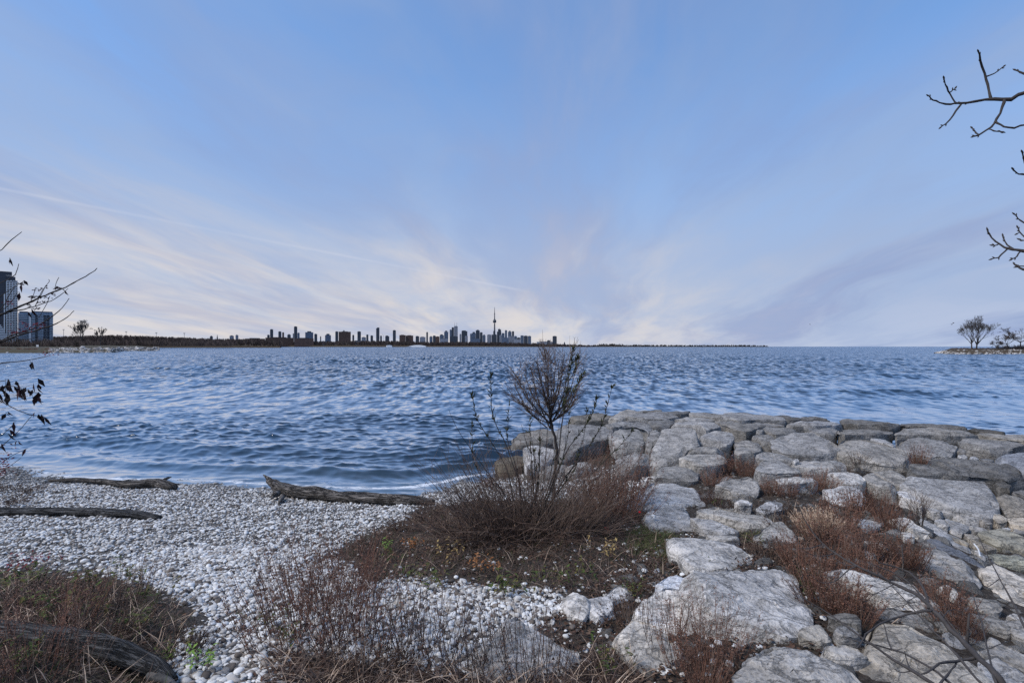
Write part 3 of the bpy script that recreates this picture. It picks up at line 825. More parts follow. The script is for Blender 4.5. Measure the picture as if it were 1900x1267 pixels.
# right-hand rows
stone('B', [(230, 372), (290, 322), (420, 315), (560, 347), (770, 440), (782, 510), (740, 557), (520, 542), (380, 472), (280, 442)], 'broad boulder behind the small fan-shaped bare shrub', 0.28, .2, t=.22)
stone('B', [(490, 307), (590, 322), (672, 375), (640, 387), (550, 347)], 'small pale-topped stone on the shoulder of the boulder behind the fan-shaped shrub', 0.36, .3, T=.25, name='rock')
stone('B', [(220, 252), (300, 227), (480, 232), (640, 257), (652, 300), (560, 312), (440, 312), (280, 312)], 'square-fronted rim block right of the golden grass', 0.25, .5, t=.05)
stone('B', [(0, 227), (130, 224), (212, 227), (217, 270), (210, 312), (120, 300), (30, 282)], 'square block behind the golden grass', 0.27, .55, t=.05)
stone('B', [(690, 322), (760, 310), (960, 305), (1100, 327), (1117, 370), (1172, 460), (1150, 482), (950, 482), (820, 452), (700, 392)], 'broad boulder with a straight thin rust weed in front', 0.25, .25, t=.22)
stone('B', [(690, 292), (700, 242), (830, 227), (1010, 225), (1240, 262), (1342, 295), (1200, 320), (1020, 302), (830, 302)], 'longest flat slab of the right rim', 0.28, .4, t=.03, name=SL)
stone('B', [(710, 200), (720, 190), (860, 190), (1000, 198), (1150, 225), (1202, 242), (980, 228), (760, 217)], 'long dark slab at the waterline of the right rim', 0.15, .4, t=.02, name=SL)
stone('B', [(285, 190), (290, 165), (400, 165), (560, 180), (692, 205), (640, 225), (400, 212)], 'dark-backed slab at the waterline behind the square-fronted block', 0.18, .4, t=.02, name=SL)
stone('B', [(1190, 322), (1300, 307), (1500, 340), (1682, 367), (1672, 402), (1580, 442), (1480, 482), (1330, 432), (1240, 402)], 'big flat-topped boulder undercut in front, right of the straight rust weed', 0.27, .5, t=.06)
stone('B', [(1300, 257), (1400, 255), (1550, 290), (1720, 322), (1720, 352), (1520, 322), (1350, 292)], 'flat slab on the rim near the right edge', 0.25, .35, t=.03, name=SL)
stone('B', [(1220, 240), (1300, 225), (1440, 240), (1540, 270), (1545, 295), (1400, 268), (1310, 255)], 'dark broken stone at the waterline near the right edge', 0.12, .4, t=.03)
stone('B', [(1540, 290), (1640, 275), (1760, 300), (1760, 335), (1600, 312)], 'last rim stone at the right edge of the lake', 0.22, .4, t=.03)
stone('B', [(1480, 492), (1560, 442), (1640, 422), (1760, 432), (1800, 600), (1689, 617), (1600, 560)], 'speckled bluish boulder at the right edge beside the long dark boulder', 0.25, .3, t=.25, hue=(.95, 1, 1.1))
stone('B', [(760, 582), (830, 522), (920, 492), (1100, 477), (1300, 502), (1480, 512), (1600, 562), (1672, 640), (1600, 692), (1480, 662), (1380, 642), (1100, 632), (940, 627), (830, 612)], 'long dark rough boulder above the banded slab', 0.17, .3, t=.15, rough=1.4)
stone('B', [(765, 622), (840, 617), (1120, 637), (1390, 647), (1477, 740), (1480, 782), (1432, 792), (1457, 890), (1390, 937), (1080, 862), (980, 842), (900, 802), (780, 722)], 'biggest grey block with horizontal banding on its sloping front', 0.29, .12, t=.38, T=.6, name=SL, rough=.6)
stone('B', [(1482, 782), (1520, 747), (1600, 742), (1740, 802), (1740, 932), (1560, 932), (1510, 862)], 'brownish boulder at the right edge across the black gap from the banded block', 0.25, .2, t=.35, warm=.05)
stone('B', [(1460, 652), (1530, 642), (1592, 692), (1572, 737), (1490, 722)], 'round black-grey stone at the end of the long dark boulder', 0.11, .45, name='rock')
stone('B', [(1590, 717), (1650, 707), (1740, 730), (1740, 792)], 'bluish flat stone wedged at the right edge above the brownish boulder', 0.24, .3, T=.3, name='rock')
stone('B', [(1150, 392), (1190, 380), (1232, 420), (1232, 442), (1172, 432)], 'small dark stone wedged between the straight weed boulder and its right neighbour', 0.2, .4, T=.25, name='rock')
stone('B', [(1170, 442), (1220, 432), (1247, 470), (1180, 482)], 'small white cube of stone in the notch right of the straight rust weed', 0.45, .45, T=.25, name='rock')
stone('B', [(1260, 462), (1310, 450), (1342, 480), (1290, 492)], 'knobbly whitish stone second in the notch beside the white cube', 0.36, .4, T=.25, name='rock')
stone('B', [(1340, 472), (1400, 460), (1462, 490), (1420, 502)], 'low grey stone at the right end of the notch beside the white cube', 0.2, .4, T=.25, name='rock')
stone('B', [(430, 582), (490, 562), (600, 652), (692, 720), (650, 742), (550, 702), (450, 652)], 'narrow slab leaning right below the fan-shaped shrub', 0.3, .2, t=.2, name=SL)
stone('B', [(500, 565), (640, 562), (740, 602), (762, 690), (757, 730), (660, 692)], 'dull grey block left of the banded block', 0.24, .3, t=.2)
stone('B', [(160, 572), (330, 562), (400, 602), (432, 640), (400, 682), (260, 662), (180, 612)], 'pale slab in weeds below the fan-shaped shrub', 0.42, .15, name=SL)
stone('B', [(110, 702), (240, 672), (380, 712), (432, 770), (442, 860), (330, 892), (200, 832)], 'whitish slab showing through rust weeds right of the tan grass tuft', 0.45, .15, t=.15, name=SL)
stone('B', [(380, 942), (480, 912), (592, 967), (560, 1002), (430, 1042)], 'small whitish slab inside the rust weeds, third up from the branch slab', 0.45, .2, T=.2, dz=-.07, name=SL)
stone('B', [(390, 1112), (500, 1112), (592, 1152), (570, 1182), (430, 1172)], 'small whitish slab inside the rust weeds, second up from the branch slab', 0.44, .2, T=.2, dz=-.07, name='rock')
stone('B', [(450, 1190), (560, 1195), (600, 1240), (500, 1262), (450, 1240)], 'small whitish slab inside the rust weeds, nearest to the branch slab', 0.42, .2, T=.2, dz=-.07, name='rock')
stone('B', [(640, 932), (760, 932), (920, 1022), (952, 1052), (840, 1052), (730, 987)], 'flat whitish slab where the upright dark shrub grows', 0.46, .15, T=.35, name=SL)
stone('B', [(690, 720), (760, 722), (870, 800), (880, 840), (800, 800), (710, 760)], 'thin white slab edge between rust weeds and the banded block', 0.5, .25, T=.25, name='rock')
stone('B', [(720, 1040), (820, 1050), (830, 1090), (750, 1090)], 'small knobbly rock under the flat whitish slab of the dark shrub', 0.34, .3, T=.2, name='rock')
stone('B', [(940, 1182), (1040, 1182), (1120, 1232), (1132, 1300), (1000, 1300)], 'weathered rock at the head of the striated slab', 0.32, .2, name='rock')
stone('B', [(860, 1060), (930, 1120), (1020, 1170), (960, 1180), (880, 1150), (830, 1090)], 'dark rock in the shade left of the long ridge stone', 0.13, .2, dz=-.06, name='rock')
# rubble in the hollow at the right
RB = dict(name='rock', T=.3)
stone('B', [(1440, 922), (1490, 897), (1550, 932), (1562, 980), (1490, 1002), (1440, 972)], 'round buff cobble at the foot of the black gap', 0.36, .35, warm=.08, **RB)
stone('B', [(1340, 942), (1400, 937), (1442, 972), (1430, 1002), (1370, 992)], 'small buff cobble left of the round one by the black gap', 0.36, .35, warm=.06, **RB)
stone('B', [(1040, 867), (1110, 867), (1360, 942), (1332, 977), (1240, 982), (1120, 912)], 'long white-topped rock along the foot of the banded block', 0.48, .35, **RB)
stone('B', [(900, 842), (950, 842), (1050, 882), (1040, 902), (960, 892)], 'thin whitish splinter at the left foot of the banded block', 0.46, .3, **RB)
stone('B', [(990, 952), (1050, 937), (1097, 980), (1090, 1027), (1020, 1012)], 'bluish mottled cobble beside the top of the long ridge stone', 0.3, .35, **RB)
stone('B', [(1062, 922), (1130, 932), (1240, 1002), (1242, 1062), (1180, 1092), (1110, 1042)], 'larger grey rubble rock right of the bluish mottled cobble', 0.29, .25, t=.25, **RB)
stone('B', [(1250, 1002), (1300, 987), (1400, 1042), (1350, 1062), (1260, 1042)], 'smooth grey cobble against the big rounded olive boulder', 0.27, .3, **RB)
stone('B', [(1350, 1072), (1400, 1022), (1500, 1007), (1600, 1052), (1720, 1122), (1720, 1252), (1600, 1202), (1500, 1182), (1420, 1122)], 'big rounded olive-grey boulder in the rubble at the right', 0.24, .25, t=.3, hue=(1.03, 1.02, .9))
stone('B', [(1560, 942), (1640, 922), (1740, 942), (1740, 1022), (1600, 1002)], 'yellowish lumpy rock at the right edge of the rubble', 0.4, .3, warm=.14, **RB)
stone('B', [(1490, 1012), (1570, 1000), (1590, 1030), (1540, 1035)], 'small flat pale stone behind the big rounded olive boulder', 0.38, .3, **RB)
stone('B', [(1580, 1030), (1660, 1010), (1740, 1040), (1740, 1080), (1640, 1062)], 'dark capped stone at the right edge behind the olive boulder', 0.22, .35, **RB)
stone('B', [(1270, 1092), (1400, 1152), (1482, 1192), (1380, 1202), (1280, 1152)], 'flat yellowish flake in front of the olive boulder', 0.37, .25, warm=.1, **RB)
stone('B', [(1122, 1082), (1190, 1082), (1252, 1142), (1240, 1162), (1150, 1122)], 'brown splintered rock along the ridge stone, above the curved stick', 0.3, .25, warm=.12, **RB)
stone('B', [(1220, 1050), (1290, 1060), (1330, 1100), (1260, 1120)], 'buff stone between the grey rubble rock and the yellowish flake', 0.34, .3, warm=.08, **RB)
stone('B', [(1380, 1222), (1500, 1212), (1700, 1262), (1740, 1320), (1450, 1292)], 'greenish layered slab below the olive boulder', 0.3, .25, hue=(1.0, 1.03, .88), **RB)
stone('B', [(1270, 1170), (1350, 1205), (1400, 1260), (1330, 1240)], 'narrow pale flake beside the curved stick', 0.4, .25, **RB)


# ------------------------------------------------------------------ scattering (pebbles, rubble) as instanced real stones
def ico(sub):
    import bmesh
    bm = bmesh.new()
    bmesh.ops.create_icosphere(bm, subdivisions=sub, radius=1.0)
    V = np.array([v.co[:] for v in bm.verts])
    Fc = [[v.index for v in f.verts] for f in bm.faces]
    bm.free()
    return V, Fc


def scatter(name, P, scl, rot, mat, seed=1, sub=2, rough=0.3):
    me = bpy.data.meshes.new(name)
    me.from_pydata(P.tolist(), [], [])
    for nm, a in (('scl', scl), ('rot', rot)):
        t = me.attributes.new(nm, 'FLOAT_VECTOR', 'POINT')
        t.data.foreach_set('vector', np.ascontiguousarray(a, np.float32).ravel())
    o = link(name, me)
    ng = bpy.data.node_groups.new(name, 'GeometryNodeTree')
    ng.interface.new_socket('Geometry', in_out='INPUT', socket_type='NodeSocketGeometry')
    ng.interface.new_socket('Geometry', in_out='OUTPUT', socket_type='NodeSocketGeometry')
    gi, go = ng.nodes.new('NodeGroupInput'), ng.nodes.new('NodeGroupOutput')
    L = ng.links.new
    icn = ng.nodes.new('GeometryNodeMeshIcoSphere')
    icn.inputs['Subdivisions'].default_value = sub
    icn.inputs['Radius'].default_value = 1.0
    sp_ = ng.nodes.new('GeometryNodeSetPosition')
    nz = ng.nodes.new('ShaderNodeTexNoise')
    nz.inputs['Scale'].default_value = 0.9 + 0.13 * seed
    nz.inputs['Detail'].default_value = 1.5
    vm = ng.nodes.new('ShaderNodeVectorMath')
    vm.operation = 'SUBTRACT'
    vm.inputs[1].default_value = (0.5, 0.5, 0.5)
    vs = ng.nodes.new('ShaderNodeVectorMath')
    vs.operation = 'SCALE'
    vs.inputs['Scale'].default_value = rough * 3
    L(nz.outputs['Color'], vm.inputs[0])
    L(vm.outputs[0], vs.inputs[0])
    L(icn.outputs[0], sp_.inputs['Geometry'])
    L(vs.outputs[0], sp_.inputs['Offset'])
    sm = ng.nodes.new('GeometryNodeSetShadeSmooth')
    L(sp_.outputs[0], sm.inputs[0])
    st = ng.nodes.new('GeometryNodeSetMaterial')
    st.inputs['Material'].default_value = mat
    L(sm.outputs[0], st.inputs['Geometry'])
    ip = ng.nodes.new('GeometryNodeInstanceOnPoints')
    L(gi.outputs[0], ip.inputs['Points'])
    L(st.outputs[0], ip.inputs['Instance'])
    for nm, key in (('rot', 'Rotation'), ('scl', 'Scale')):
        na = ng.nodes.new('GeometryNodeInputNamedAttribute')
        na.data_type = 'FLOAT_VECTOR'
        na.inputs['Name'].default_value = nm
        L(na.outputs[0], ip.inputs[key])
    L(ip.outputs[0], go.inputs[0])
    md = o.modifiers.new('scatter', 'NODES')
    md.node_group = ng
    return o


def pebbles():
    n = 115000
    u = rng.random(n)
    Y = 2.6 * (15.0 / 2.6) ** u
    w = rng.uniform(-1.45, 0.62, n)
    X = Y * w
    # thin the fan to an even density per square metre
    dens = Y * Y
    keep = rng.random(n) < np.clip(dens / 60.0, 0, 1) * 1.0
    X2, Y2 = rng.uniform(-14, 5.5, 150000), rng.uniform(2.6, 15.0, 150000)
    X, Y = np.concatenate([X[keep][:0], X2]), np.concatenate([Y[keep][:0], Y2])
    # denser towards the eye, where single stones show
    X3, Y3 = rng.uniform(-5, 2.5, 62000), rng.uniform(2.4, 7.5, 62000)
    X, Y = np.concatenate([X, X3]), np.concatenate([Y, Y3])
    Z = GROUNDN(X, Y)
    P = np.stack([X, Y, Z], 1)
    px, py = to_px(P)
    prob = np.zeros(len(P))
    prob[inpoly(px, py, MOUND)] = 0.013
    jx, jy = px + rng.normal(0, 9, len(P)), py + rng.normal(0, 6, len(P))
    prob[inpoly(px, py, [(1090, 1090), (1260, 990), (1500, 1000), (1560, 1267), (1000, 1300), (1000, 1150)])] = 0.06
    prob[inpoly(jx, jy, PATCH)] = 0.8
    prob[inpoly(jx, jy, BEACH)] = 1.0
    low = (py > 1130) & (px < 620)
    prob[low] *= 0.62
    thin = fbm(np.stack([X * 0.9, Y * 0.9, X * 0], 1), 3, 31)
    prob *= np.clip(1.1 + 0.5 * thin, 0.55, 1)
    k = (rng.random(len(P)) < prob) & (Z > -0.10)
    P = P[k]
    n = len(P)
    s = np.clip(rng.lognormal(math.log(0.0158), 0.36, n), 0.007, 0.042)
    scl = np.stack([s * rng.uniform(.9, 1.35, n), s * rng.uniform(.75, 1.05, n), s * rng.uniform(.42, .72, n)], 1)
    rot = np.stack([rng.normal(0, .22, n), rng.normal(0, .22, n), rng.uniform(0, 6.28, n)], 1)
    P[:, 2] += scl[:, 2] * rng.uniform(0.1, 0.9, n)
    px, py = to_px(P)
    inside = (px > 300) & (px < 1090) & (py < 1255) & (py > 700) & ~((py > 1180) & (px > 560))
    show = np.where(inside, scl[:, 0] / P[:, 1], 0)
    big = np.argsort(-show)[:300]
    V, Fc = ico(2)
    meshes = []
    for i in range(6):
        Q = V * (1 + 0.16 * fbm(V * 1.1 + 31 * i, 2, i))[:, None]
        me = npmesh('pebble', Q, Fc)
        me.materials.append(M['pebble'])
        me.polygons.foreach_set('use_smooth', [True] * len(me.polygons))
        meshes.append(me)
    for j, i in enumerate(big):
        o = bpy.data.objects.new('pebble', meshes[j % 6])
        sc.collection.objects.link(o)
        o.location = P[i]
        o.scale = scl[i]
        o.rotation_euler = rot[i]
        tag(o, 'pale rounded pebble among the largest ones lying loose on the near beach', 'pebble', 'largest pebbles of the near beach')
    rest = np.ones(n, bool)
    rest[big] = False
    idx = np.nonzero(rest)[0]
    for q in range(2):
        ii = idx[q::2]
        o = scatter('beach_pebbles', P[ii], scl[ii], rot[ii], M['pebble'], q, 2, 0.22)
        tag(o, 'bed of smaller white and grey pebbles covering the beach', 'pebbles', 'pebble beach', 'stuff')


pebbles()


def rubble():
    n = 23000
    X, Y = rng.uniform(0.3, 19, n), rng.uniform(2.8, 16.5, n)
    P = np.stack([X, Y, GROUNDN(X, Y)], 1)
    px, py = to_px(P)
    z1 = inpoly(px, py, [(1740, 960), (1980, 930), (1980, 1130), (1870, 1110), (1790, 1030)])
    z2 = inpoly(px, py, [(1240, 860), (1500, 800), (1900, 820), (1950, 1267), (1150, 1267), (1100, 1120), (1250, 1000)])
    z3 = inpoly(px, py, [(860, 860), (960, 800), (1150, 760), (1900, 790), (1900, 830), (1300, 850), (1100, 900)])
    pr = 0.5 * z2 + 0.3 * z3 + 0.30 * ((px > 1900) & (px < 3600))
    pr[z1] = 1.0
    k = rng.random(n) < pr
    P = P[k]
    n = len(P)
    s = np.clip(rng.lognormal(math.log(0.034), 0.55, n), 0.012, 0.15)
    scl = np.stack([s * rng.uniform(.9, 1.5, n), s * rng.uniform(.7, 1.1, n), s * rng.uniform(.4, .8, n)], 1)
    P[:, 2] -= 0.35 * scl[:, 2]
    rot = np.stack([rng.normal(0, .4, n), rng.normal(0, .4, n), rng.uniform(0, 6.28, n)], 1)
    m, nt, b = material('rubble_stone', 0.9, 0.2)
    r = nd(nt, 'ShaderNodeObjectInfo').outputs['Random']
    c = ramp(nt, r, [(0, (.14, .13, .12)), (.5, (.30, .285, .265)), (1, (.52, .50, .47))])
    nn = noise(nt, obpos(nt), 3.0, 6, .7)
    c = mix(nt, 1.0, c, ramp(nt, nn, [(.3, .6), (.7, 1.2)]), 'MULTIPLY')
    nt.links.new(c, b.inputs['Base Color'])
    bump(nt, b, nn, .8, .3)
    o = scatter('rubble', P, scl, rot, m, 4, 2, 0.34)
    tag(o, 'small broken stones filling the gaps between the armour stones', 'rubble', None, 'stuff')


rubble()


# ------------------------------------------------------------------ mesh collector
class Geo:
    def __init__(s):
        s.v, s.f = [], []

    def tube(s, pts, radii, k=4, cap=True):
        pts = [Vector(p) for p in pts]
        n = len(pts)
        b = len(s.v)
        up = None
        for i, p in enumerate(pts):
            d = (pts[min(i + 1, n - 1)] - pts[max(i - 1, 0)])
            if d.length < 1e-9:
                d = Vector((0, 0, 1))
            d.normalize()
            if up is None:
                up = d.orthogonal().normalized()
            up = (up - d * up.dot(d))
            if up.length < 1e-6:
                up = d.orthogonal()
            up.normalize()
            w = d.cross(up)
            r = radii[i]
            for j in range(k):
                a = 2 * math.pi * j / k
                q = p + (up * math.cos(a) + w * math.sin(a)) * r
                s.v.append((q.x, q.y, q.z))
        for i in range(n - 1):
            for j in range(k):
                j2 = (j + 1) % k
                s.f.append((b + i * k + j, b + i * k + j2, b + (i + 1) * k + j2, b + (i + 1) * k + j))
        if cap:
            s.f.append(tuple(b + (n - 1) * k + j for j in range(k)))
            s.f.append(tuple(b + k - 1 - j for j in range(k)))

    def leaf(s, p, d, n, L, w, bend=0.15):
        """a pointed blade: base, two flanks, tip, folded along its midrib"""
        d = Vector(d).normalized()
        n = Vector(n)
        sd = d.cross(n)
        if sd.length < 1e-5:
            sd = d.orthogonal()
        sd.normalize()
        n = sd.cross(d)
        p = Vector(p)
        m = p + d * L * 0.45 - n * L * bend * 0.3
        t = p + d * L - n * L * bend
        b = len(s.v)
        for q in (p, m + sd * w * 0.5 + n * w * 0.12, t, m - sd * w * 0.5 + n * w * 0.12, m):
            s.v.append((q.x, q.y, q.z))
        s.f += [(b, b + 1, b + 4), (b + 1, b + 2, b + 4), (b + 2, b + 3, b + 4), (b + 3, b, b + 4)]

    def tri(s, a, b_, c):
        b = len(s.v)
        s.v += [tuple(a), tuple(b_), tuple(c)]
        s.f.append((b, b + 1, b + 2))

    def box(s, x0, x1, y0, y1, z0, z1):
        b = len(s.v)
        s.v += [(x0, y0, z0), (x1, y0, z0), (x1, y1, z0), (x0, y1, z0), (x0, y0, z1), (x1, y0, z1), (x1, y1, z1), (x0, y1, z1)]
        s.f += [tuple(b + i for i in q) for q in ((0, 3, 2, 1), (4, 5, 6, 7), (0, 1, 5, 4), (1, 2, 6, 5), (2, 3, 7, 6), (3, 0, 4, 7))]

    def prism(s, poly, z0, z1):
        b, n = len(s.v), len(poly)
        s.v += [(x, y, z0) for x, y in poly] + [(x, y, z1) for x, y in poly]
        s.f.append(tuple(b + i for i in range(n - 1, -1, -1)))
        s.f.append(tuple(b + n + i for i in range(n)))
        for i in range(n):
            j = (i + 1) % n
            s.f.append((b + i, b + j, b + n + j, b + n + i))

    def lathe(s, prof, k=12, c=(0, 0)):
        b = len(s.v)
        for r, z in prof:
            for j in range(k):
                a = 2 * math.pi * j / k
                s.v.append((c[0] + r * math.cos(a), c[1] + r * math.sin(a), z))
        for i in range(len(prof) - 1):
            for j in range(k):
                j2 = (j + 1) % k
                s.f.append((b + i * k + j, b + i * k + j2, b + (i + 1) * k + j2, b + (i + 1) * k + j))
        s.f.append(tuple(b + k - 1 - j for j in range(k)))
        s.f.append(tuple(b + (len(prof) - 1) * k + j for j in range(k)))

    def build(s, name, m, parent=None, loc=None, kind=None, smooth=False):
        o = link(name, npmesh(name, s.v, s.f), m, parent, loc, smooth)
        if kind:
            o['kind'] = kind
        return o


def facade(name, c_wall, c_glass, fh=4.0, bw=5.0, rough=0.4):
    """distant walls: floors and bays too small to pick apart one by one"""
    m, nt, b = material(name, rough, 0.4)
    p = nd(nt, 'ShaderNodeSeparateXYZ', {0: obpos(nt)}).outputs
    fz = mth(nt, 'FRACT', mth(nt, 'DIVIDE', p[2], fh))
    fx = mth(nt, 'FRACT', mth(nt, 'DIVIDE', mth(nt, 'ADD', p[0], p[1]), bw))
    g = mth(nt, 'MULTIPLY', mth(nt, 'GREATER_THAN', fz, 0.34), mth(nt, 'GREATER_THAN', fx, 0.22))
    n = noise(nt, obpos(nt), 0.05, 3)
    c = mix(nt, g, c_wall, c_glass)
    c = mix(nt, 1.0, c, ramp(nt, n, [(0.3, 0.75), (0.7, 1.2)]), 'MULTIPLY')
    nt.links.new(c, b.inputs['Base Color'])
    return m


M['f_dark'] = facade('dark_glass_wall', (0.05, 0.06, 0.075), (0.022, 0.03, 0.045), 8, 14)
M['f_blue'] = facade('blue_glass_wall', (0.11, 0.14, 0.19), (0.05, 0.075, 0.12), 8, 12)
M['f_pale'] = facade('pale_concrete_wall', (0.30, 0.31, 0.34), (0.09, 0.11, 0.15), 8, 12)
M['f_brick'] = facade('brown_brick_wall', (0.13, 0.075, 0.055), (0.05, 0.035, 0.033), 9, 10, 0.8)
M['f_shed'] = plain('brown_shed_wall', (0.085, 0.055, 0.042), 0.2, 0.05)
M['f_white'] = plain('white_wall', (0.72, 0.72, 0.72), 0.08, 0.1)
M['conc'] = plain('grey_concrete', (0.10, 0.10, 0.11), 0.15, 0.05)
M['metal'] = plain('dull_metal', (0.13, 0.13, 0.14), 0.15, 0.5, 0.5, 0.5)

# ------------------------------------------------------------------ far shores


def ridge(name, prof, Y, depth, mat):
    """a low ridge of land whose skyline passes through (px, py) at distance Y"""
    xs = np.arange(prof[0][0], prof[-1][0] + 1, 3.0)
    ys = np.interp(xs, [a for a, _ in prof], [b for _, b in prof])
    V, Fc = [], []
    rows = [(-0.0, -1.5), (0.004, 0.35), (0.12, 0.35), (0.30, 1.0), (0.6, 0.8), (1.0, -0.2)]
    for i, (fy, fz) in enumerate(rows):
        yy = Y + depth * fy
        for x, y in zip(xs, ys):
            top = max(0.5, H - (y - HY) / F * (Y + depth * 0.3))
            V.append(((x - 950) / F * yy, yy, fz * top if fz > 0 else fz * 2))
    n = len(xs)
    for i in range(len(rows) - 1):
        for j in range(n - 1):
            Fc.append((i * n + j, i * n + j + 1, (i + 1) * n + j + 1, (i + 1) * n + j))
    o = link(name, npmesh(name, V, Fc), mat)
    return tag(o, kind='structure')


def brush(name, prof, Y, depth, count, hpx, mat, label, low=None, seed=1, twigs=12, top_share=0.5):
    """bare trees massed together; each a fan of fine upright sprays"""
    g = random.Random(seed)
    G = Geo()
    px0, px1 = prof[0][0], prof[-1][0]
    xs, ys = [a for a, _ in prof], [b for _, b in prof]
    for i in range(count):
        px = g.uniform(px0, px1)
        yy = Y + depth * g.random()
        ytop = np.interp(px, xs, ys)
        if g.random() < top_share:
            tp = ytop + g.uniform(-1.2, 2.0)
        else:
            tp = g.uniform(ytop, 642)
        h = hpx * yy / F * g.uniform(0.7, 1.25)
        x, zt = (px - 950) / F * yy, H - (tp - HY) / F * yy
        zb = max(zt - h, -0.5)
        wd = h * g.uniform(0.35, 0.6)
        for k in range(twigs):
            a = g.uniform(-1, 1)
            bx = x + a * wd * 0.25
            tz = zt - abs(a) ** 2 * h * 0.45 - g.random() * h * 0.25
            tx = x + a * wd + g.uniform(-.1, .1) * wd
            ty = yy + g.uniform(-1, 1) * wd * 0.7
            r = h * g.uniform(0.03, 0.09)
            G.v += [(bx - r, yy, zb), (bx + r, yy, zb), (tx + r * .5, ty, tz), (tx - r * 0.5, ty, tz)]
            b = len(G.v)
            G.f.append((b - 4, b - 3, b - 2, b - 1))
    return tag(G.build(name, mat, kind='stuff'), label, 'woods')


PROF_L = [(-260, 622), (60, 624), (110, 624), (160, 622), (215, 621), (300, 624), (345, 626), (400, 628), (470, 629), (520, 631)]
PROF_C = [(440, 629), (500, 631), (560, 633), (650, 632), (720, 632), (800, 634), (880, 634), (960, 635), (1000, 637), (1060, 638.5), (1100, 641)]
PROF_I = [(1078, 642.2), (1096, 639.6), (1112, 638.2), (1140, 637.6), (1160, 639.2), (1250, 640.0), (1340, 640.0), (1380, 639.6), (1420, 640.8), (1426, 642.4)]
ridge('west_shore', [(a, min(642, b + 7)) for a, b in PROF_L], 1500, 700, M['headland'])
ridge('city_shore', [(a, min(642.4, b + 4)) for a, b in PROF_C], 4300, 2400, M['headland'])
ridge('island_shore', [(a, min(642.7, b + 2)) for a, b in PROF_I], 5600, 900, M['headland'])
brush('west_woods', PROF_L, 1520, 260, 2600, 9, M['wood_far'], 'bare brown woods along the shore left of the city', seed=3, twigs=11)
brush('city_woods', PROF_C, 4320, 420, 2600, 6, M['wood_far'], 'bare dark woods along the foot of the city skyline', seed=4, twigs=8)
brush('island_woods', PROF_I, 5620, 200, 900, 3.0, M['island'], 'dark low line of trees on the flat island right of the city', seed=5, twigs=8, top_share=0.7)

# ------------------------------------------------------------------ the city
SKY_G = 'city skyline across the lake'


def tower(px0, px1, ytop, label, style='f_blue', Y=8000, ybase=643.4, steps=(), cat='building', name='high_rise', extra=None, dp=0.9):
    w = (px1 - px0) / F * Y
    xc = ((px0 + px1) / 2 - 950) / F * Y
    ht = H - (ytop - HY) / F * Y
    root = empty(name, (xc, Y, 0), label, cat, SKY_G)
    root.rotation_euler = (0, 0, math.atan2(-xc, Y))
    ca = math.cos(math.atan2(xc, Y))
    w *= ca
    d = max(18.0, w * dp) if w < 90 else w * 0.5
    G = Geo()
    hb = ht
    if steps:
        hb = H - (steps[0][2] - HY) / F * Y
    cut = 0.0 if w > 80 else w * 0.06
    G.prism([(-w / 2 + cut, 0), (w / 2 - cut, 0), (w / 2, cut), (w / 2, d), (-w / 2, d), (-w / 2, cut)], 0, hb)
    G.build('wall', M[style], root)
    G = Geo()
    for a, b, y in steps[1:] if steps else ():
        G.box(((a - 950) / F * Y - xc) * ca, ((b - 950) / F * Y - xc) * ca, d * 0.15, d * 0.8, hb - 0.5, H - (y - HY) / F * Y)
    if steps:
        a, b = px0 + (px1 - px0) * 0.25, px1 - (px1 - px0) * 0.25
        G.box(((a - 950) / F * Y - xc) * ca, ((b - 950) / F * Y - xc) * ca, d * 0.2, d * 0.75, hb - 0.5, ht)
    else:
        G.box(-w * 0.28, w * 0.24, d * 0.25, d * 0.7, hb - 0.3, hb + 5.0)
    G.build('roof', M['f_dark' if style != 'f_white' else 'f_pale'], root)
    if extra:
        extra(root, w, d, ht)
    return root


def mast(h, r=1.6, at_=((0, 0),)):
    def f(root, w, d, ht):
        for x, y in at_:
            G = Geo()
            G.tube([(x * w, d * (0.5 + y), ht), (x * w, d * (0.5 + y), ht + h)], [r, r * 0.4], 5)
            G.build('antenna', M['metal'], root)
    return f


def q2(x):
    return 300 + x / 4.75


def q3(x):
    return 680 + x / 4.75


def yq(y):
    return 560 + y / 4.75


def T2(a, b, y, label, style='f_blue', **k):
    return tower(q2(a), q2(b), yq(y), label, style, **k)


def T3(a, b, y, label, style='f_blue', **k):
    return tower(q3(a), q3(b), yq(y), label, style, **k)


def ST(*t):
    return [(q3(a), q3(b), yq(y)) for a, b, y in t]


def ST2(*t):
    return [(q2(a), q2(b), yq(y)) for a, b, y in t]


T2(425, 451, 304, 'low grey block with a roof hut, left of the church spire', 'f_dark', Y=4600)
T2(598, 636, 300, 'left one of two low pale blocks rising from the woods', 'f_pale', Y=4600)
T2(650, 676, 295, 'right one of two low pale blocks rising from the woods', 'f_pale', Y=4600)
T2(955, 983, 243, 'slim tower, leftmost tall one of the skyline', 'f_dark')
T2(930, 952, 292, 'low dark block at the left foot of the leftmost slim tower', 'f_dark')
T2(1028, 1055, 262, 'middle-height tower second from the left end of the skyline', 'f_dark')
T2(1062, 1079, 270, 'thin brownish tower close right of the second skyline tower', 'f_brick')
T2(1107, 1138, 284, 'squat rounded-top block left of the tallest western tower', 'f_dark', steps=ST2((0, 0, 290)))
T2(1166, 1195, 218, 'tallest tower in the western half of the skyline, dark with flat top', 'f_dark')
T2(1155, 1165, 280, 'narrow block leaning on the left of the tallest western tower', 'f_blue')
T2(1196, 1216, 274, 'block leaning on the right of the tallest western tower', 'f_blue')
T2(1265, 1336, 259, 'wide stepped blue block right of the tallest western tower', 'f_blue', steps=ST2((0, 0, 268), (1290, 1312, 259)))
T2(1345, 1371, 284, 'small dark block right of the wide stepped blue block', 'f_dark')
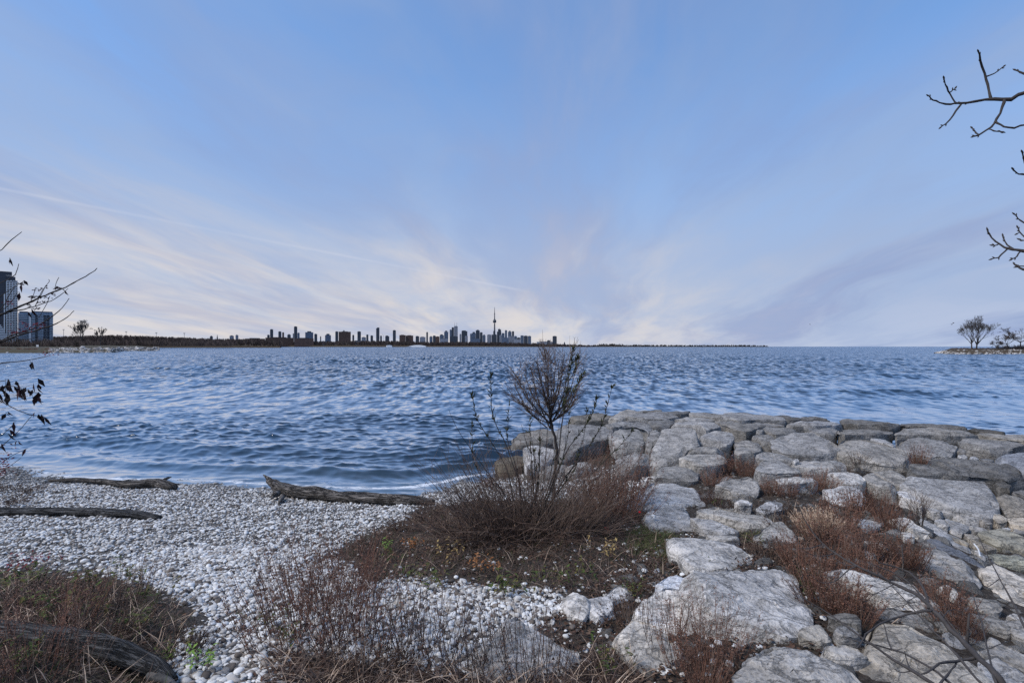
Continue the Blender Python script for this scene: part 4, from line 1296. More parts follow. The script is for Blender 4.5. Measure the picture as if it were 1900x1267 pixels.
T2(1396, 1406, 305, 'chimney-like stub between two stepped blocks', 'f_dark')
T2(1440, 1492, 281, 'pyramid-stepped blue block left of the brown slab', 'f_blue', steps=ST2((0, 0, 293), (1450, 1480, 286)))
T2(1530, 1556, 262, 'dark slim tower touching the left side of the brown slab', 'f_dark', Y=7900)
T2(1560, 1667, 260, 'broad brown brick slab, widest tall block of the skyline', 'f_brick', Y=7000, extra=mast(22, 3, ((-.08, 0),)), steps=ST2((0, 0, 263), (1600, 1612, 252)))
T2(1680, 1697, 293, 'small domed block right of the brown slab', 'f_dark')
T2(1725, 1756, 262, 'square dark tower standing alone right of the brown slab', 'f_dark')
T2(1762, 1800, 312, 'low grey blocks at the right foot of the square dark tower', 'f_pale')
T2(1803, 1821, 290, 'short block first right of the square dark tower', 'f_dark')
T2(1840, 1863, 298, 'short block second right of the square dark tower', 'f_dark')
T3(0, 17, 290, 'short stepped block left of the black slanted tower', 'f_dark')
T3(85, 114, 226, 'black tower with a slanted top standing alone', 'f_dark', steps=ST((0, 0, 233), (100, 114, 226)))
T3(120, 136, 300, 'low block at the right foot of the black slanted tower', 'f_dark')
T3(165, 201, 297, 'low dark twin-topped block left of the flat black tower', 'f_dark', steps=ST((0, 0, 303), (168, 178, 297)))
T3(232, 259, 251, 'flat-topped black tower halfway between the slanted tower and downtown', 'f_dark')
T3(290, 345, 293, 'left half of the long brown apartment pair', 'f_brick', Y=7000)
T3(346, 412, 297, 'right half of the long brown apartment pair', 'f_brick', Y=7050)
T3(433, 464, 303, 'low dark block left of the thin black tower', 'f_dark')
T3(470, 520, 310, 'low pale block group left of the thin black tower', 'f_pale')
T3(527, 542, 268, 'thin black tower standing alone left of downtown', 'f_dark')
T3(555, 582, 302, 'round-shouldered block right of the thin black tower', 'f_blue', steps=ST((0, 0, 308)))
T3(585, 610, 299, 'dark block second right of the thin black tower', 'f_dark')
T3(610, 643, 306, 'brown low block at the left edge of downtown', 'f_brick')
T3(645, 682, 286, 'blue stepped block at the left edge of downtown', 'f_blue', steps=ST((0, 0, 294), (650, 662, 288)))
T3(684, 721, 254, 'tall slant-shouldered glass tower left of the twin antennas', 'f_blue', steps=ST((0, 0, 264)))
T3(733, 751, 246, 'narrow stepped tower left of the black bank tower', 'f_blue')
T3(751, 770, 226, 'black bank tower left of the white antenna tower', 'f_dark')
T3(771, 804, 216, 'pale tower carrying two white antennas, tallest block downtown', 'f_pale', extra=mast(62, 3.0, ((-.3, 0), (0.25, .1))))
T3(735, 806, 305, 'wide dark podium block under the antenna tower', 'f_dark', Y=7700)
T3(820, 836, 285, 'small pale crane-topped block right of the antenna tower', 'f_pale')
T3(838, 889, 252, 'broad dark tower right of the antenna tower', 'f_dark', steps=ST((0, 0, 258), (840, 860, 253)))
T3(868, 893, 300, 'pale lower block at the foot of the broad dark tower', 'f_pale', Y=7700)
T3(913, 926, 282, 'narrow blue tower first in the cluster left of the needle tower', 'f_blue')
T3(926, 962, 265, 'blue tower second in the cluster left of the needle tower', 'f_blue', steps=ST((0, 0, 276), (944, 956, 265)))
T3(963, 998, 246, 'tallest blue tower in the cluster left of the needle tower', 'f_dark', steps=ST((0, 0, 252)))
T3(1000, 1023, 270, 'dark tower fourth in the cluster left of the needle tower', 'f_dark')
T3(1024, 1049, 288, 'lower tower fifth in the cluster left of the needle tower', 'f_blue', steps=ST((0, 0, 295)))
T3(1063, 1101, 290, 'pale grid block left of the needle tower foot', 'f_pale')
T3(1103, 1118, 290, 'dark narrow block touching the needle tower foot', 'f_dark', Y=7800)
T3(1117, 1131, 258, 'black tower hiding the lower shaft of the needle tower', 'f_dark', Y=7800)
T3(1132, 1148, 290, 'dark ribbed block just right of the needle tower foot', 'f_dark', Y=7800)
T3(1150, 1188, 239, 'stepped tower with a roof crane, right of the needle tower', 'f_dark', steps=ST((0, 0, 262), (1160, 1186, 244)), extra=mast(18, 2, ((.1, 0),)))
T3(1172, 1192, 292, 'pale low block under the stepped crane tower', 'f_pale', Y=7700)
T3(1192, 1216, 277, 'short blue tower right of the stepped crane tower', 'f_blue')
T3(1220, 1239, 251, 'slim blue tower, left one of three tall eastern towers', 'f_blue')
T3(1247, 1278, 255, 'round-topped blue tower, middle one of three tall eastern towers', 'f_blue', steps=ST((0, 0, 263)))
T3(1282, 1301, 261, 'slim dark tower, right one of three tall eastern towers', 'f_dark')
T3(1254, 1300, 303, 'pale low block in front of the three tall eastern towers', 'f_pale', Y=7700)
T3(1302, 1326, 303, 'blue mid-height block right of the three tall eastern towers', 'f_blue')
T3(1327, 1356, 316, 'dark low block before the eastern waterfront slabs', 'f_dark')
T3(1357, 1386, 298, 'left one of three joined waterfront slabs at the east end', 'f_blue')
T3(1387, 1421, 300, 'middle one of three joined waterfront slabs at the east end', 'f_dark')
T3(1422, 1451, 302, 'right one of three joined waterfront slabs at the east end', 'f_blue')
T3(1640, 1677, 303, 'lone dark block at the far right end of the skyline', 'f_dark', Y=7600)
T3(1500, 1640, 352, 'long low exhibition hall left of the lone right-hand block', 'f_pale', Y=7600)
T3(1592, 1620, 340, 'raised roof box over the long low exhibition hall', 'f_dark', Y=7500)
T3(645, 720, 325, 'low pale blocks along the foot of the western downtown towers', 'f_pale', Y=7600)
T3(913, 1000, 325, 'low blue podium row in the cluster left of the needle tower', 'f_blue', Y=7600)
T3(1193, 1255, 315, 'low blue podium row right of the stepped crane tower', 'f_blue', Y=7600)
T3(1303, 1356, 330, 'pale quay block left of the waterfront slabs', 'f_pale', Y=7500)
T2(915, 1165, 316, 'long brown warehouse with a flat roof in the western woods', 'f_shed', Y=4280, name='warehouse', cat='warehouse', dp=.3)
T2(1170, 1340, 322, 'pink-grey long low building right of the brown warehouse', 'f_brick', Y=4290, name='warehouse', cat='warehouse')
T2(735, 912, 324, 'tan low building left of the brown warehouse', 'f_shed', Y=4290, name='warehouse', cat='warehouse')
T2(1362, 1490, 352, 'long pale low building in the woods right of the pink-grey building', 'f_pale', Y=4500, name='pavilion', cat='pavilion')
T2(800, 920, 383, 'white lakeside pavilion below the brown warehouse', 'f_white', Y=4260, name='pavilion', cat='pavilion')
T2(1690, 1755, 345, 'small pale building under the square dark tower', 'f_pale', Y=4500, name='pavilion', cat='pavilion')
T3(175, 226, 384, 'small white shed at the water right of the black slanted tower', 'f_white', Y=4260, name='shed', cat='shed')


def needle_tower():
    Y = 8000
    xc = (q3(1129) - 950) / F * Y
    u = Y / F
    z = lambda zy: H - (yq(zy) - HY) / F * Y
    root = empty('observation_tower', (xc, Y, 0), 'tall needle-like observation tower with a round pod, highest point of the skyline', 'tower', SKY_G)
    G = Geo()
    G.lathe([(22, 0), (15, z(330)), (11.5, z(250)), (9.5, z(190))], 10)
    G.build('shaft', M['conc'], root)
    G = Geo()
    G.lathe([(10, z(187)), (22, z(183)), (26, z(176)), (26, z(168)), (20, z(161)), (12, z(155)), (9, z(150))], 16)
    G.build('pod', M['f_dark'], root)
    G = Geo()
    G.lathe([(7.5, z(151)), (6.5, z(108)), (9, z(107)), (9, z(103)), (5.5, z(101)), (4, z(80)), (3, z(60)), (1.6, z(45))], 8)
    G.build('antenna', M['conc'], root)


needle_tower()


def far_bits():
    # white dome hall by the water
    Y = 4250
    x0, x1 = (q3(372) - 950) / F * Y, (q3(522) - 950) / F * Y
    root = empty('dome_hall', ((x0 + x1) / 2, Y, 0), 'white low dome-roofed hall at the foot of the city woods', 'hall')
    G = Geo()
    w = (x1 - x0) / 2
    for i in range(8):
        a, b = -1 + i / 4, -1 + (i + 1) / 4
        za, zb = 6 + 10 * (1 - a * a), 6 + 10 * (1 - b * b)
        k = len(G.v)
        for yy in (0, 40):
            G.v += [(a * w, yy, 0), (b * w, yy, 0), (b * w, yy, zb), (a * w, yy, za)]
        G.f += [(k, k + 1, k + 2, k + 3), (k + 5, k + 4, k + 7, k + 6), (k + 3, k + 2, k + 6, k + 7)]
    G.build('roof', M['f_white'], root)
    G = Geo()
    G.box(-w * 1.15, -w * 0.75, -3, 30, 0, 5)
    G.build('annex', M['f_pale'], root)
    # wind turbine
    Y = 6500
    xc = (q3(1833) - 950) / F * Y
    z0 = H - (yq(318) - HY) / F * Y
    root = empty('wind_turbine', (xc, Y, 0), 'single wind turbine right of the skyline', 'wind turbine')
    G = Geo()
    G.tube([(0, 0, 0), (0, 0, z0)], [3.4, 2.0], 6)
    G.build('mast', M['metal'], root)
    for a in (80, 200, 320):
        G = Geo()
        c, s_ = math.cos(R(a + 65)), math.sin(R(a + 65))
        G.tube([(0, -3, z0), (c * 10, -3, z0 + s_ * 10), (c * 27, -3, z0 + s_ * 27)], [1.2, 1.8, 0.5], 4)
        G.build('blade', M['metal'], root)
    # church spire, masts
    Y = 4600
    root = empty('church', ((q2(490) - 950) / F * Y, Y, 0), 'pointed church spire rising from the western woods', 'church')
    G = Geo()
    zt = H - (yq(288) - HY) / F * Y
    G.lathe([(6, 0), (6, zt - 32), (0.6, zt)], 6)
    G.build('spire', M['f_dark'], root)
    root = empty('church', ((q3(1745) - 950) / F * 7000, 7000, 0), 'small gabled turret at the right end of the city shore', 'church')
    G = Geo()
    zt = H - (yq(352) - HY) / F * 7000
    G.lathe([(26, 0), (24, zt - 40), (8, zt - 25), (8, zt - 12), (0.5, zt)], 6)
    G.build('turret', M['f_dark'], root)
    for px, py, lab in ((118, 611, 'tall light mast with a lamp cluster, beside the glass block and the big bare tree'), (176, 612, 'light mast between the two bare trees on the left shore'),
                        (234, 615, 'light mast first right of the bare trees on the left shore'), (290, 617, 'light mast second right of the bare trees on the left shore'),
                        (342, 618, 'light mast third right of the bare trees on the left shore')):
        Y = 1700
        p = at(px, py, Y)
        root = empty('light_mast', (p.x, Y, 0), lab, 'light mast', 'light masts over the western woods')
        G = Geo()
        G.tube([(0, 0, 0), (0, 0, p.z)], [0.7, 0.5], 5)
        G.build('pole', M['metal'], root)
        G = Geo()
        G.box(-2.6, 2.6, -1, 1, p.z - 1.6, p.z)
        G.build('lamp_head', M['f_dark'], root)
    # crane
    Y = 8000
    root = empty('tower_crane', ((q3(150) - 950) / F * Y, Y, 0), 'thin tower crane between the slanted tower and the flat black tower', 'crane')
    G = Geo()
    zt = H - (yq(300) - HY) / F * Y
    G.tube([(0, 0, 0), (0, 0, zt)], [1.6, 1.6], 4)
    G.build('mast', M['metal'], root)
    G = Geo()
    G.tube([(-8, 0, zt - 4), (0, 0, zt), (-22, 0, zt + 36)], [1.5, 1.5, 0.8], 4)
    G.build('jib', M['metal'], root)


far_bits()

# ------------------------------------------------------------------ left headland with its towers
M['cladwhite'] = plain('white_cladding', (0.74, 0.74, 0.74), 0.05, 0.2)
M['curtain'] = facade('dark_curtain_wall', (0.045, 0.055, 0.075), (0.016, 0.024, 0.042), 3.2, 2.2, 0.2)
M['bglass'] = facade('blue_curtain_wall', (0.38, 0.46, 0.54), (0.09, 0.15, 0.22), 3.2, 2.4, 0.2)
M['shade'] = plain('balcony_recess', (0.035, 0.04, 0.05), 0.2, 0.3)


def left_towers():
    Y = 1000
    u = Y / F
    c8 = math.cos(math.atan2(8 - 950, F))
    X = lambda px: (px - 950) * u * c8
    Z = lambda py: H - (py - HY) * u
    ox = X(8)
    root = empty('apartment_tower', (ox / c8, Y, 0), 'tall apartment tower with a white balcony grid at the left edge', 'apartment tower')
    G = Geo()
    G.box(X(-22) - ox, X(11) - ox, 4, 40, 0, Z(509))
    G.build('curtain_wall', M['curtain'], root)
    G = Geo()
    G.box(X(11) - ox, X(33) - ox, 3, 40, 0, Z(519))
    G.build('recess', M['shade'], root)
    G = Geo()
    G.box(X(-14) - ox, X(22.5) - ox, 6, 36, Z(509) - .5, Z(503))
    G.box(X(11) - ox, X(29) - ox, 5, 38, Z(519) - .5, Z(512))
    G.build('penthouse', M['curtain'], root)
    root.rotation_euler = (0, 0, math.atan2(950 - 8, F))
    fl, br, pr = Geo(), Geo(), Geo()
    z = 4.0
    top = Z(519)
    while z < top:
        if z < Z(545) or True:
            fl.box(X(12) - ox, X(33) - ox, 0.6, 4, z, z + 0.55)
            for a, b in ((12.2, 16), (18, 22.6), (24.4, 27.6), (29.4, 32.8)):
                br.box(X(a) - ox, X(b) - ox, 0.2, 0.5, z + 0.55, z + 1.75)
        z += 3.25
    fl.build('floor_slab', M['cladwhite'], root, kind='stuff')
    br.build('balcony_front', M['cladwhite'], root, kind='stuff')
    for px in (12, 17.5, 23.3, 28.4):
        pr = Geo()
        pr.box(X(px) - ox - 0.45, X(px) - ox + 0.45, 0, 3.4, 0, top - 3)
        pr.build('pier', M['cladwhite'], root)
    G = Geo()
    G.box(X(7) - ox, X(9.4) - ox, 0, 4, 0, Z(545))
    G.build('white_fin', M['cladwhite'], root)
    # glass block
    c8 = math.cos(math.atan2(66 - 950, F))
    ox = X(66)
    root = empty('apartment_block', (ox / c8, Y, 0), 'broad blue glass apartment block right of the white balcony tower', 'apartment block')
    root.rotation_euler = (0, 0, math.atan2(950 - 66, F))
    G = Geo()
    G.box(X(34) - ox, X(53) - ox, 8, 45, 0, Z(581))
    G.box(X(53) - ox, X(60) - ox, 4, 45, 0, Z(579))
    G.box(X(60) - ox, X(99) - ox, 0, 45, 0, Z(580))
    G.build('glass_wall', M['bglass'], root)
    G = Geo()
    G.box(X(62) - ox, X(98) - ox, 4, 40, Z(580) - .3, Z(577.3))
    G.box(X(36) - ox, X(52) - ox, 12, 40, Z(581) - .3, Z(578))
    G.build('roof', M['f_blue'], root)
    fl = Geo()
    z = 4.0
    while z < Z(583):
        fl.box(X(60) - ox - .3, X(99) - ox + .3, -0.9, 0, z, z + 0.5)
        fl.box(X(34) - ox, X(52.6) - ox, 7.2, 8, z, z + 0.5)
        z += 3.3
    fl.build('floor_slab', M['f_pale'], root, kind='stuff')
    for a, b in ((65.5, 70), (81, 86.5), (87.6, 92)):
        z = 5.0
        G = Geo()
        while z < Z(584):
            G.box(X(a) - ox, X(b) - ox, -0.45, 0.4, z - .4, z + 1.9)
            z += 3.3
        G.build('window_column', M['shade'], root)
    G = Geo()
    G.box(X(54) - ox, X(57.5) - ox, 3, 5, 0, Z(580))
    G.build('pale_bay', M['cladwhite'], root)
    # white curved building at the very edge
    root = empty('stepped_building', (-950 * 900 / F, 900, 0), 'white stepped-back building with dark window bands at the left edge', 'building')
    root.rotation_euler = (0, 0, math.atan2(950, F))
    u2 = 900 / F * .72
    z, k = 3.0, 0
    G, D = Geo(), Geo()
    tops = [13.4, 13, 12.4, 11.6, 10.6, 9.4, 8, 6.4, 4.2, 2]
    for k in range(10):
        e = (tops[k] - 0) * u2
        z = 12 + k * 3.0
        G.box(-25, e, k * 0.4, 20, z, z + 1.9)
        D.box(-25, e - 0.5, k * 0.4 + 0.5, 20, z + 1.9, z + 3.0)
    G.box(-25, 13 * u2, 1.5, 20, -2, 12)
    G.build('floor', M['cladwhite'], root, kind='stuff')
    D.build('window_band', M['shade'], root, kind='stuff')


left_towers()


def headland(name, cols, rows, mat, tip, tap):
    """cols: (px, shore distance); rows: (metres behind the shore, height)"""
    V, Fc = [], []
    g = random.Random(5)
    for dy, z in rows:
        for px, Ys in cols:
            yy = Ys + dy
            x = (px - 950) / F * Ys + (px - 950) / F * dy
            tp = min(1.0, (abs(px - tip) + 2) / tap)
            V.append((x, yy, z * (tp if z > 0 else 1) + (g.uniform(-.18, .18) * min(1, max(z, 0)))))
    n = len(cols)
    for i in range(len(rows) - 1):
        for j in range(n - 1):
            Fc.append((i * n + j, i * n + j + 1, (i + 1) * n + j + 1, (i + 1) * n + j))
    return tag(link(name, npmesh(name, V, Fc), mat, smooth=True), kind='structure')


def lerpcols(keys, step):
    xs = np.arange(keys[0][0], keys[-1][0] + .1, step)
    return [(x, float(np.interp(x, [a for a, _ in keys], [b for _, b in keys]))) for x in xs]


CL = lerpcols([(-420, 272), (95, 276), (205, 284), (216, 300), (226, 390), (285, 410), (293, 424)], 6)
headland('left_headland', CL, [(-3, -1.5), (0, 0.1), (3, 1.3), (9, 1.9), (40, 2.2), (110, 2.9), (260, 4.5), (500, 5.2), (1250, 5.5)], M['lawn'], 294, 40)
CR = lerpcols([(1733, 262), (1742, 252), (1760, 242), (1810, 238), (2200, 226)], 8)
headland('right_headland', CR, [(-2, -1.5), (0, 0.05), (2, 1.3), (6, 2.2), (14, 2.5), (40, 2.3), (60, -1.5)], M['headland'], 1733, 34)


def headland_rocks():
    g = np.random.default_rng(12)
    P, S = [], []
    for px0, px1, n, s0, dmax in ((92, 214, 300, .6, 9), (212, 296, 220, .7, 10), (-300, 92, 160, .38, 3)):
        for i in range(n):
            px = g.uniform(px0, px1)
            Ys = float(np.interp(px, [c[0] for c in CL], [c[1] for c in CL]))
            d = g.uniform(-1, dmax)
            P.append(((px - 950) / F * (Ys + d), Ys + d, 0.1 + 0.26 * max(d, 0) * (1 if dmax > 5 else .4)))
            S.append(s0 * g.lognormal(0, .35))
    nL = len(P)
    for i in range(360):
        px = g.uniform(1735, 2000)
        Ys = float(np.interp(px, [c[0] for c in CR], [c[1] for c in CR]))
        d = g.uniform(-1, 4.5)
        P.append(((px - 950) / F * (Ys + d), Ys + d, (0.1 + 0.36 * max(d, 0)) * min(1, (px - 1731) / 34)))
        S.append(.45 * g.lognormal(0, .35))
    P, S = np.array(P), np.array(S)
    scl = np.stack([S * 1.25, S, S * .6], 1)
    rot = np.stack([g.normal(0, .4, len(S)), g.normal(0, .4, len(S)), g.uniform(0, 6, len(S))], 1)
    m = plain('headland_rock', (0.36, 0.34, 0.32), 0.5, 1.2, rand=0.55)
    tag(scatter('headland_rocks', P[:nL], scl[:nL], rot[:nL], m, 2, 1, .35), 'pale broken rocks lining the left headland', 'rocks', None, 'stuff')
    tag(scatter('headland_rocks', P[nL:], scl[nL:], rot[nL:], m, 3, 1, .35), 'pale broken rocks lining the right headland', 'rocks', None, 'stuff')


headland_rocks()


def shore_brush(name, px0, px1, Yf, depth, n, h, mat, label, seed, zf=0.5):
    g = random.Random(seed)
    G = Geo()
    for i in range(n):
        px = g.uniform(px0, px1)
        yy = Yf(px) + g.uniform(0, depth)
        x = (px - 950) / F * yy
        hh = h * g.uniform(.5, 1.15)
        z0 = zf
        for k in range(16):
            a = g.uniform(-1, 1)
            r = hh * g.uniform(.012, .035)
            tx, ty, tz = x + a * hh * .55, yy + g.uniform(-.5, .5) * hh, z0 + hh * (1 - .5 * a * a) * g.uniform(.6, 1)
            b = len(G.v)
            G.v += [(x + a * .12 * hh - r, yy, z0), (x + a * .12 * hh + r, yy, z0), (tx + r * .6, ty, tz), (tx - r * .6, ty, tz)]
            G.f.append((b, b + 1, b + 2, b + 3))
    return tag(G.build(name, mat, kind='stuff'), label, 'undergrowth')


shore_brush('headland_scrub', -280, 96, lambda p: 283, 16, 420, 1.5, M['rust'], 'reddish-brown scrub along the low left shore', 3, 1.3)
shore_brush('headland_scrub', -280, 150, lambda p: 420, 120, 420, 7.5, M['wood_far'], 'grey-brown bushes in front of the glass block on the left shore', 4, 3.2)
shore_brush('headland_scrub', 100, 430, lambda p: 900, 350, 700, 13, M['wood_far'], 'grey-brown thickets behind the left lawn', 6, 4.5)
shore_brush('headland_grass', 1766, 2050, lambda p: 244, 14, 700, 0.75, M['rust'], 'dry brown grass along the top of the right headland', 7, 2.2)
shore_brush('headland_scrub', 1848, 2060, lambda p: 243, 12, 160, 2.6, M['wood_far'], 'dark bare bushes under the trees at the right edge', 8, 1.8)


def grow(G, p, d, L, r, depth, g, spread=0.5, up=0.12, kids=(2, 3), rmin=0.05, k=4, shrink=0.74, tips=None, twist=0.22):
    """a bare limb that bends and forks"""
    pts, rad = [Vector(p)], [r]
    q, dd = Vector(p), Vector(d).normalized()
    for i in range(3):
        dd = (dd + Vector((g.gauss(0, twist * .5), g.gauss(0, twist * .5), g.gauss(0, twist * .35) + up))).normalized()
        q = q + dd * L / 3
        pts.append(q.copy())
        rad.append(max(rmin, r * (1 - .13 * (i + 1))))
    G.tube(pts, rad, k if depth > 2 else 3, cap=False)
    if depth == 0:
        if tips is not None:
            tips.append((q.copy(), dd.copy()))
        return
    for c in range(g.randint(*kids)):
        ax = dd.orthogonal().normalized()
        ax = (ax * math.cos(a_ := g.uniform(0, 6.28)) + dd.cross(ax) * math.sin(a_)).normalized()
        nd_ = (dd + ax * g.uniform(.5, 1.25) * spread).normalized()
        st = q if c == 0 else pts[g.choice((2, 3))]
        grow(G, st, nd_, L * shrink * g.uniform(.8, 1.1), max(rmin, rad[-1] * (.85 if c == 0 else .6)), depth - 1, g, spread, up, kids, rmin, k, shrink, tips, twist)


def bare_tree(base, h, label, seed, rmin, forks=1, spread=.5, depth=6, lean=(0, 0), mat='bark', r0=None, group='bare trees on the far shores', trunk_frac=.24):
    g = random.Random(seed)
    root = empty('bare_tree', base, label, 'tree', group)
    T, B = Geo(), Geo()
    r0 = r0 or h * .018
    tip = Vector((lean[0] * h * trunk_frac, lean[1] * h * .2, h * trunk_frac))
    T.tube([(0, 0, -.4), tip * .5, tip], [r0 * 1.25, r0, r0 * .9], 7)
    T.build('trunk', M[mat], root)
    n = 3 + forks
    for i in range(n):
        a = 2 * math.pi * i / n + g.uniform(-.4, .4)
        d = Vector((math.cos(a) * spread * 1.1 + lean[0] * .4, math.sin(a) * spread * .8, .8))
        grow(B, tip * (1 - .15 * (i % 3)), d, h * .23, r0 * .6, depth - 1, g, spread, .10, (2, 3), rmin, 4, .73)
    for q in (1.0, .86):
        grow(B, tip * q, (lean[0] * 1.5 + g.uniform(-.15, .15), g.uniform(-.15, .15), 1), h * .285, r0 * .7, depth - 1, g, spread, .12, (2, 3), rmin, 4, .72)
    B.build('crown', M[mat], root)
    return root


def far_trees():
    p = at(152, 643, 560)
    bare_tree((p.x, 560, 4.5), 25, 'round-crowned bare tree right of the glass block on the left shore', 11, .075, 2, .60, 7, mat='greybark')
    p = at(186, 643, 560)
    bare_tree((p.x, 560, 4.5), 19, 'smaller upright bare tree right of the round-crowned one on the left shore', 12, .075, 1, .42, 6, mat='greybark')
    p = at(1803, 643, 246)
    bare_tree((p.x, 246, 2.4), 14.2, 'left one of two close bare trees on the right headland', 21, .022, 2, .50, 7, (-.03, 0), trunk_frac=.2)
    p = at(1812, 643, 247)
    bare_tree((p.x, 247, 2.4), 16, 'right one of two close bare trees on the right headland, leaning wider', 25, .022, 3, .56, 7, (.08, 0), trunk_frac=.15)
    for px, hh, sd_, lab in ((1868, 8.2, 31, 'low spreading tree at the right edge, first behind the bare pair'), (1893, 12.0, 33, 'taller spreading tree at the right edge, second behind the bare pair'),
                             (1850, 4.6, 35, 'small scraggly tree between the bare pair and the spreading trees')):
        p = at(px, 643, 244)
        g = random.Random(sd_)
        root = empty('spreading_tree', (p.x, 244, 2.2), lab, 'tree', 'dark trees on the right headland')
        T, B, Lf = Geo(), Geo(), Geo()
        T.tube([(0, 0, -.3), (.2, 0, hh * .16), (.1, 0, hh * .3)], [.3, .24, .2], 6)
        T.build('trunk', M['bark'], root)
        tips = []
        for i in range(6):
            a = i * 1.05 + g.uniform(-.3, .3)
            grow(B, (.1, 0, hh * .26), (math.cos(a), math.sin(a) * .8, .55), hh * .26, .13, 4, g, .6, .03, (2, 3), .04, 4, .74, tips)
        B.build('branches', M['bark'], root)
        for q, d in tips:
            if g.random() < (.75 if hh > 5 else .25):
                for k in range(7):
                    v = q + Vector((g.gauss(0, .3), g.gauss(0, .3), g.gauss(0, .12)))
                    Lf.leaf(v, (g.gauss(0, 1), g.gauss(0, 1), g.gauss(0, .4)), (0, 0, 1), g.uniform(.25, .45), .2)
        o = Lf.build('leaves', M['brownleaf'], root, kind='stuff')


far_trees()


def gull(px, py, Y, s, rz, label):
    p = at(px, py, Y)
    root = empty('bird', p, label, 'bird', 'birds over the lake')
    root.rotation_euler = (0, 0, rz)
    G = Geo()
    G.lathe([(.02, -.28), (.09, -.12), (.11, .02), (.07, .2), (.02, .3)], 6)
    o = G.build('body', M['darkleaf'], root)
    o.rotation_euler = (R(90), 0, 0)
    for sx in (-1, 1):
        G = Geo()
        b = [(0, -.1, .03), (sx * .4, -.06, .24), (sx * .85, .06, .1), (sx * .4, .1, .24), (0, .12, .03)]
        G.v += [(x, y, z + .012) for x, y, z in b] + [(x, y, z - .012) for x, y, z in b]
        G.f += [(0, 1, 3, 4), (1, 2, 3), (9, 8, 6, 5), (8, 7, 6), (0, 5, 6, 1), (1, 6, 7, 2), (2, 7, 8, 3), (3, 8, 9, 4)]
        G.build('wing', M['darkleaf'], root)
    root.scale = (s, s, s)


gull(1769, 599.5, 200, 1.0, .5, 'dark bird in flight left of the bare tree pair, upper of two')
gull(1766, 602, 200, .9, .3, 'dark bird in flight left of the bare tree pair, lower of two')
gull(1503, 602, 300, 1.1, .9, 'dark bird flying low over the open horizon, left of the other two')


def signboard():
    p = at(69.5, 643, 400)
    root = empty('signboard', (p.x, 400, 2.6), 'small white board on posts among bushes on the left shore', 'sign')
    G = Geo()
    G.box(-.9, .9, -.05, .05, .6, 2.2)
    G.build('board', M['f_white'], root)
    for x in (-.7, .7):
        G = Geo()
        G.box(x - .06, x + .06, .06, .16, 0, 2.3)
        G.build('post', M['f_white'], root)


signboard()

# ------------------------------------------------------------------ driftwood


def log(name, path, radii, label, mat, seed, k=18, cat='driftwood log', prongs=(), flat=1.0, k_=0):
    """path of world points; lumpy tapered trunk with worn grooves"""
    P = [Vector(p) for p in path]
    pts = np.array([p[:] for p in P])
    n = max(24, int(len(P) * 9))
    d = np.concatenate([[0], np.cumsum(np.linalg.norm(np.diff(pts, axis=0), axis=1))])
    s = np.linspace(0, d[-1], n)
    c = np.stack([np.interp(s, d, pts[:, i]) for i in range(3)], 1)
    for _ in range(4):
        c[1:-1] = (c[:-2] + 2 * c[1:-1] + c[2:]) / 4
    rr = np.interp(s, d, radii)
    V, U = [], []
    for i in range(n):
        t = Vector(c[min(i + 1, n - 1)] - c[max(i - 1, 0)]).normalized()
        w = t.cross(Vector((0, 0, 1))).normalized()
        up = w.cross(t)
        for j in range(k):
            a = 2 * math.pi * j / k
            V.append(np.array(c[i]) + (np.array(w) * math.cos(a) + np.array(up) * math.sin(a) * flat) * rr[i])
            U.append((s[i], math.cos(a) * .3, math.sin(a) * .3))
    V = np.array(V)
    C = np.repeat(c, k, 0)
    dirn = V - C
    q = np.stack([np.repeat(s, k) * 2.0, dirn[:, 0] / .12 + dirn[:, 1] / .12, dirn[:, 2] / .12], 1)
    V = C + dirn * (1 + .26 * fbm(q * .7, 3, seed) + .17 * fbm(q * np.array([.6, 3.5, 3.5]), 3, seed + 3))[:, None]
    Fc = []
    for i in range(n - 1):
        for j in range(k):
            j2 = (j + 1) % k
            Fc.append((i * k + j, i * k + j2, (i + 1) * k + j2, (i + 1) * k + j))
    Fc.append(tuple(range(k - 1, -1, -1)))
    Fc.append(tuple((n - 1) * k + j for j in range(k)))
    me = npmesh(name, V - c[0], Fc)
    a = me.attributes.new('grain', 'FLOAT_VECTOR', 'POINT')
    a.data.foreach_set('vector', np.array(U, np.float32).ravel())
    root = empty(name, c[0], label, cat, 'driftwood on the beach')
    o = link('trunk', me, mat, root, smooth=True)
    for a_, b_, r_ in prongs:
        G = Geo()
        a_, b_ = Vector(a_) - Vector(c[0]), Vector(b_) - Vector(c[0])
        m = a_.lerp(b_, .5) + Vector((0, 0, r_ * .3))
        G.tube([a_, m, b_], [r_, r_ * .75, r_ * .2], 7)
        me = npmesh('broken_root', G.v, G.f)
        t = me.attributes.new('grain', 'FLOAT_VECTOR', 'POINT')
        t.data.foreach_set('vector', (np.array(G.v, np.float32) * np.array([1, .3, .3], np.float32)).ravel())
        link('broken_root', me, mat, root, smooth=True)
    return root


def gp(px, py, dz):
    return ground_at(px, py, dz)


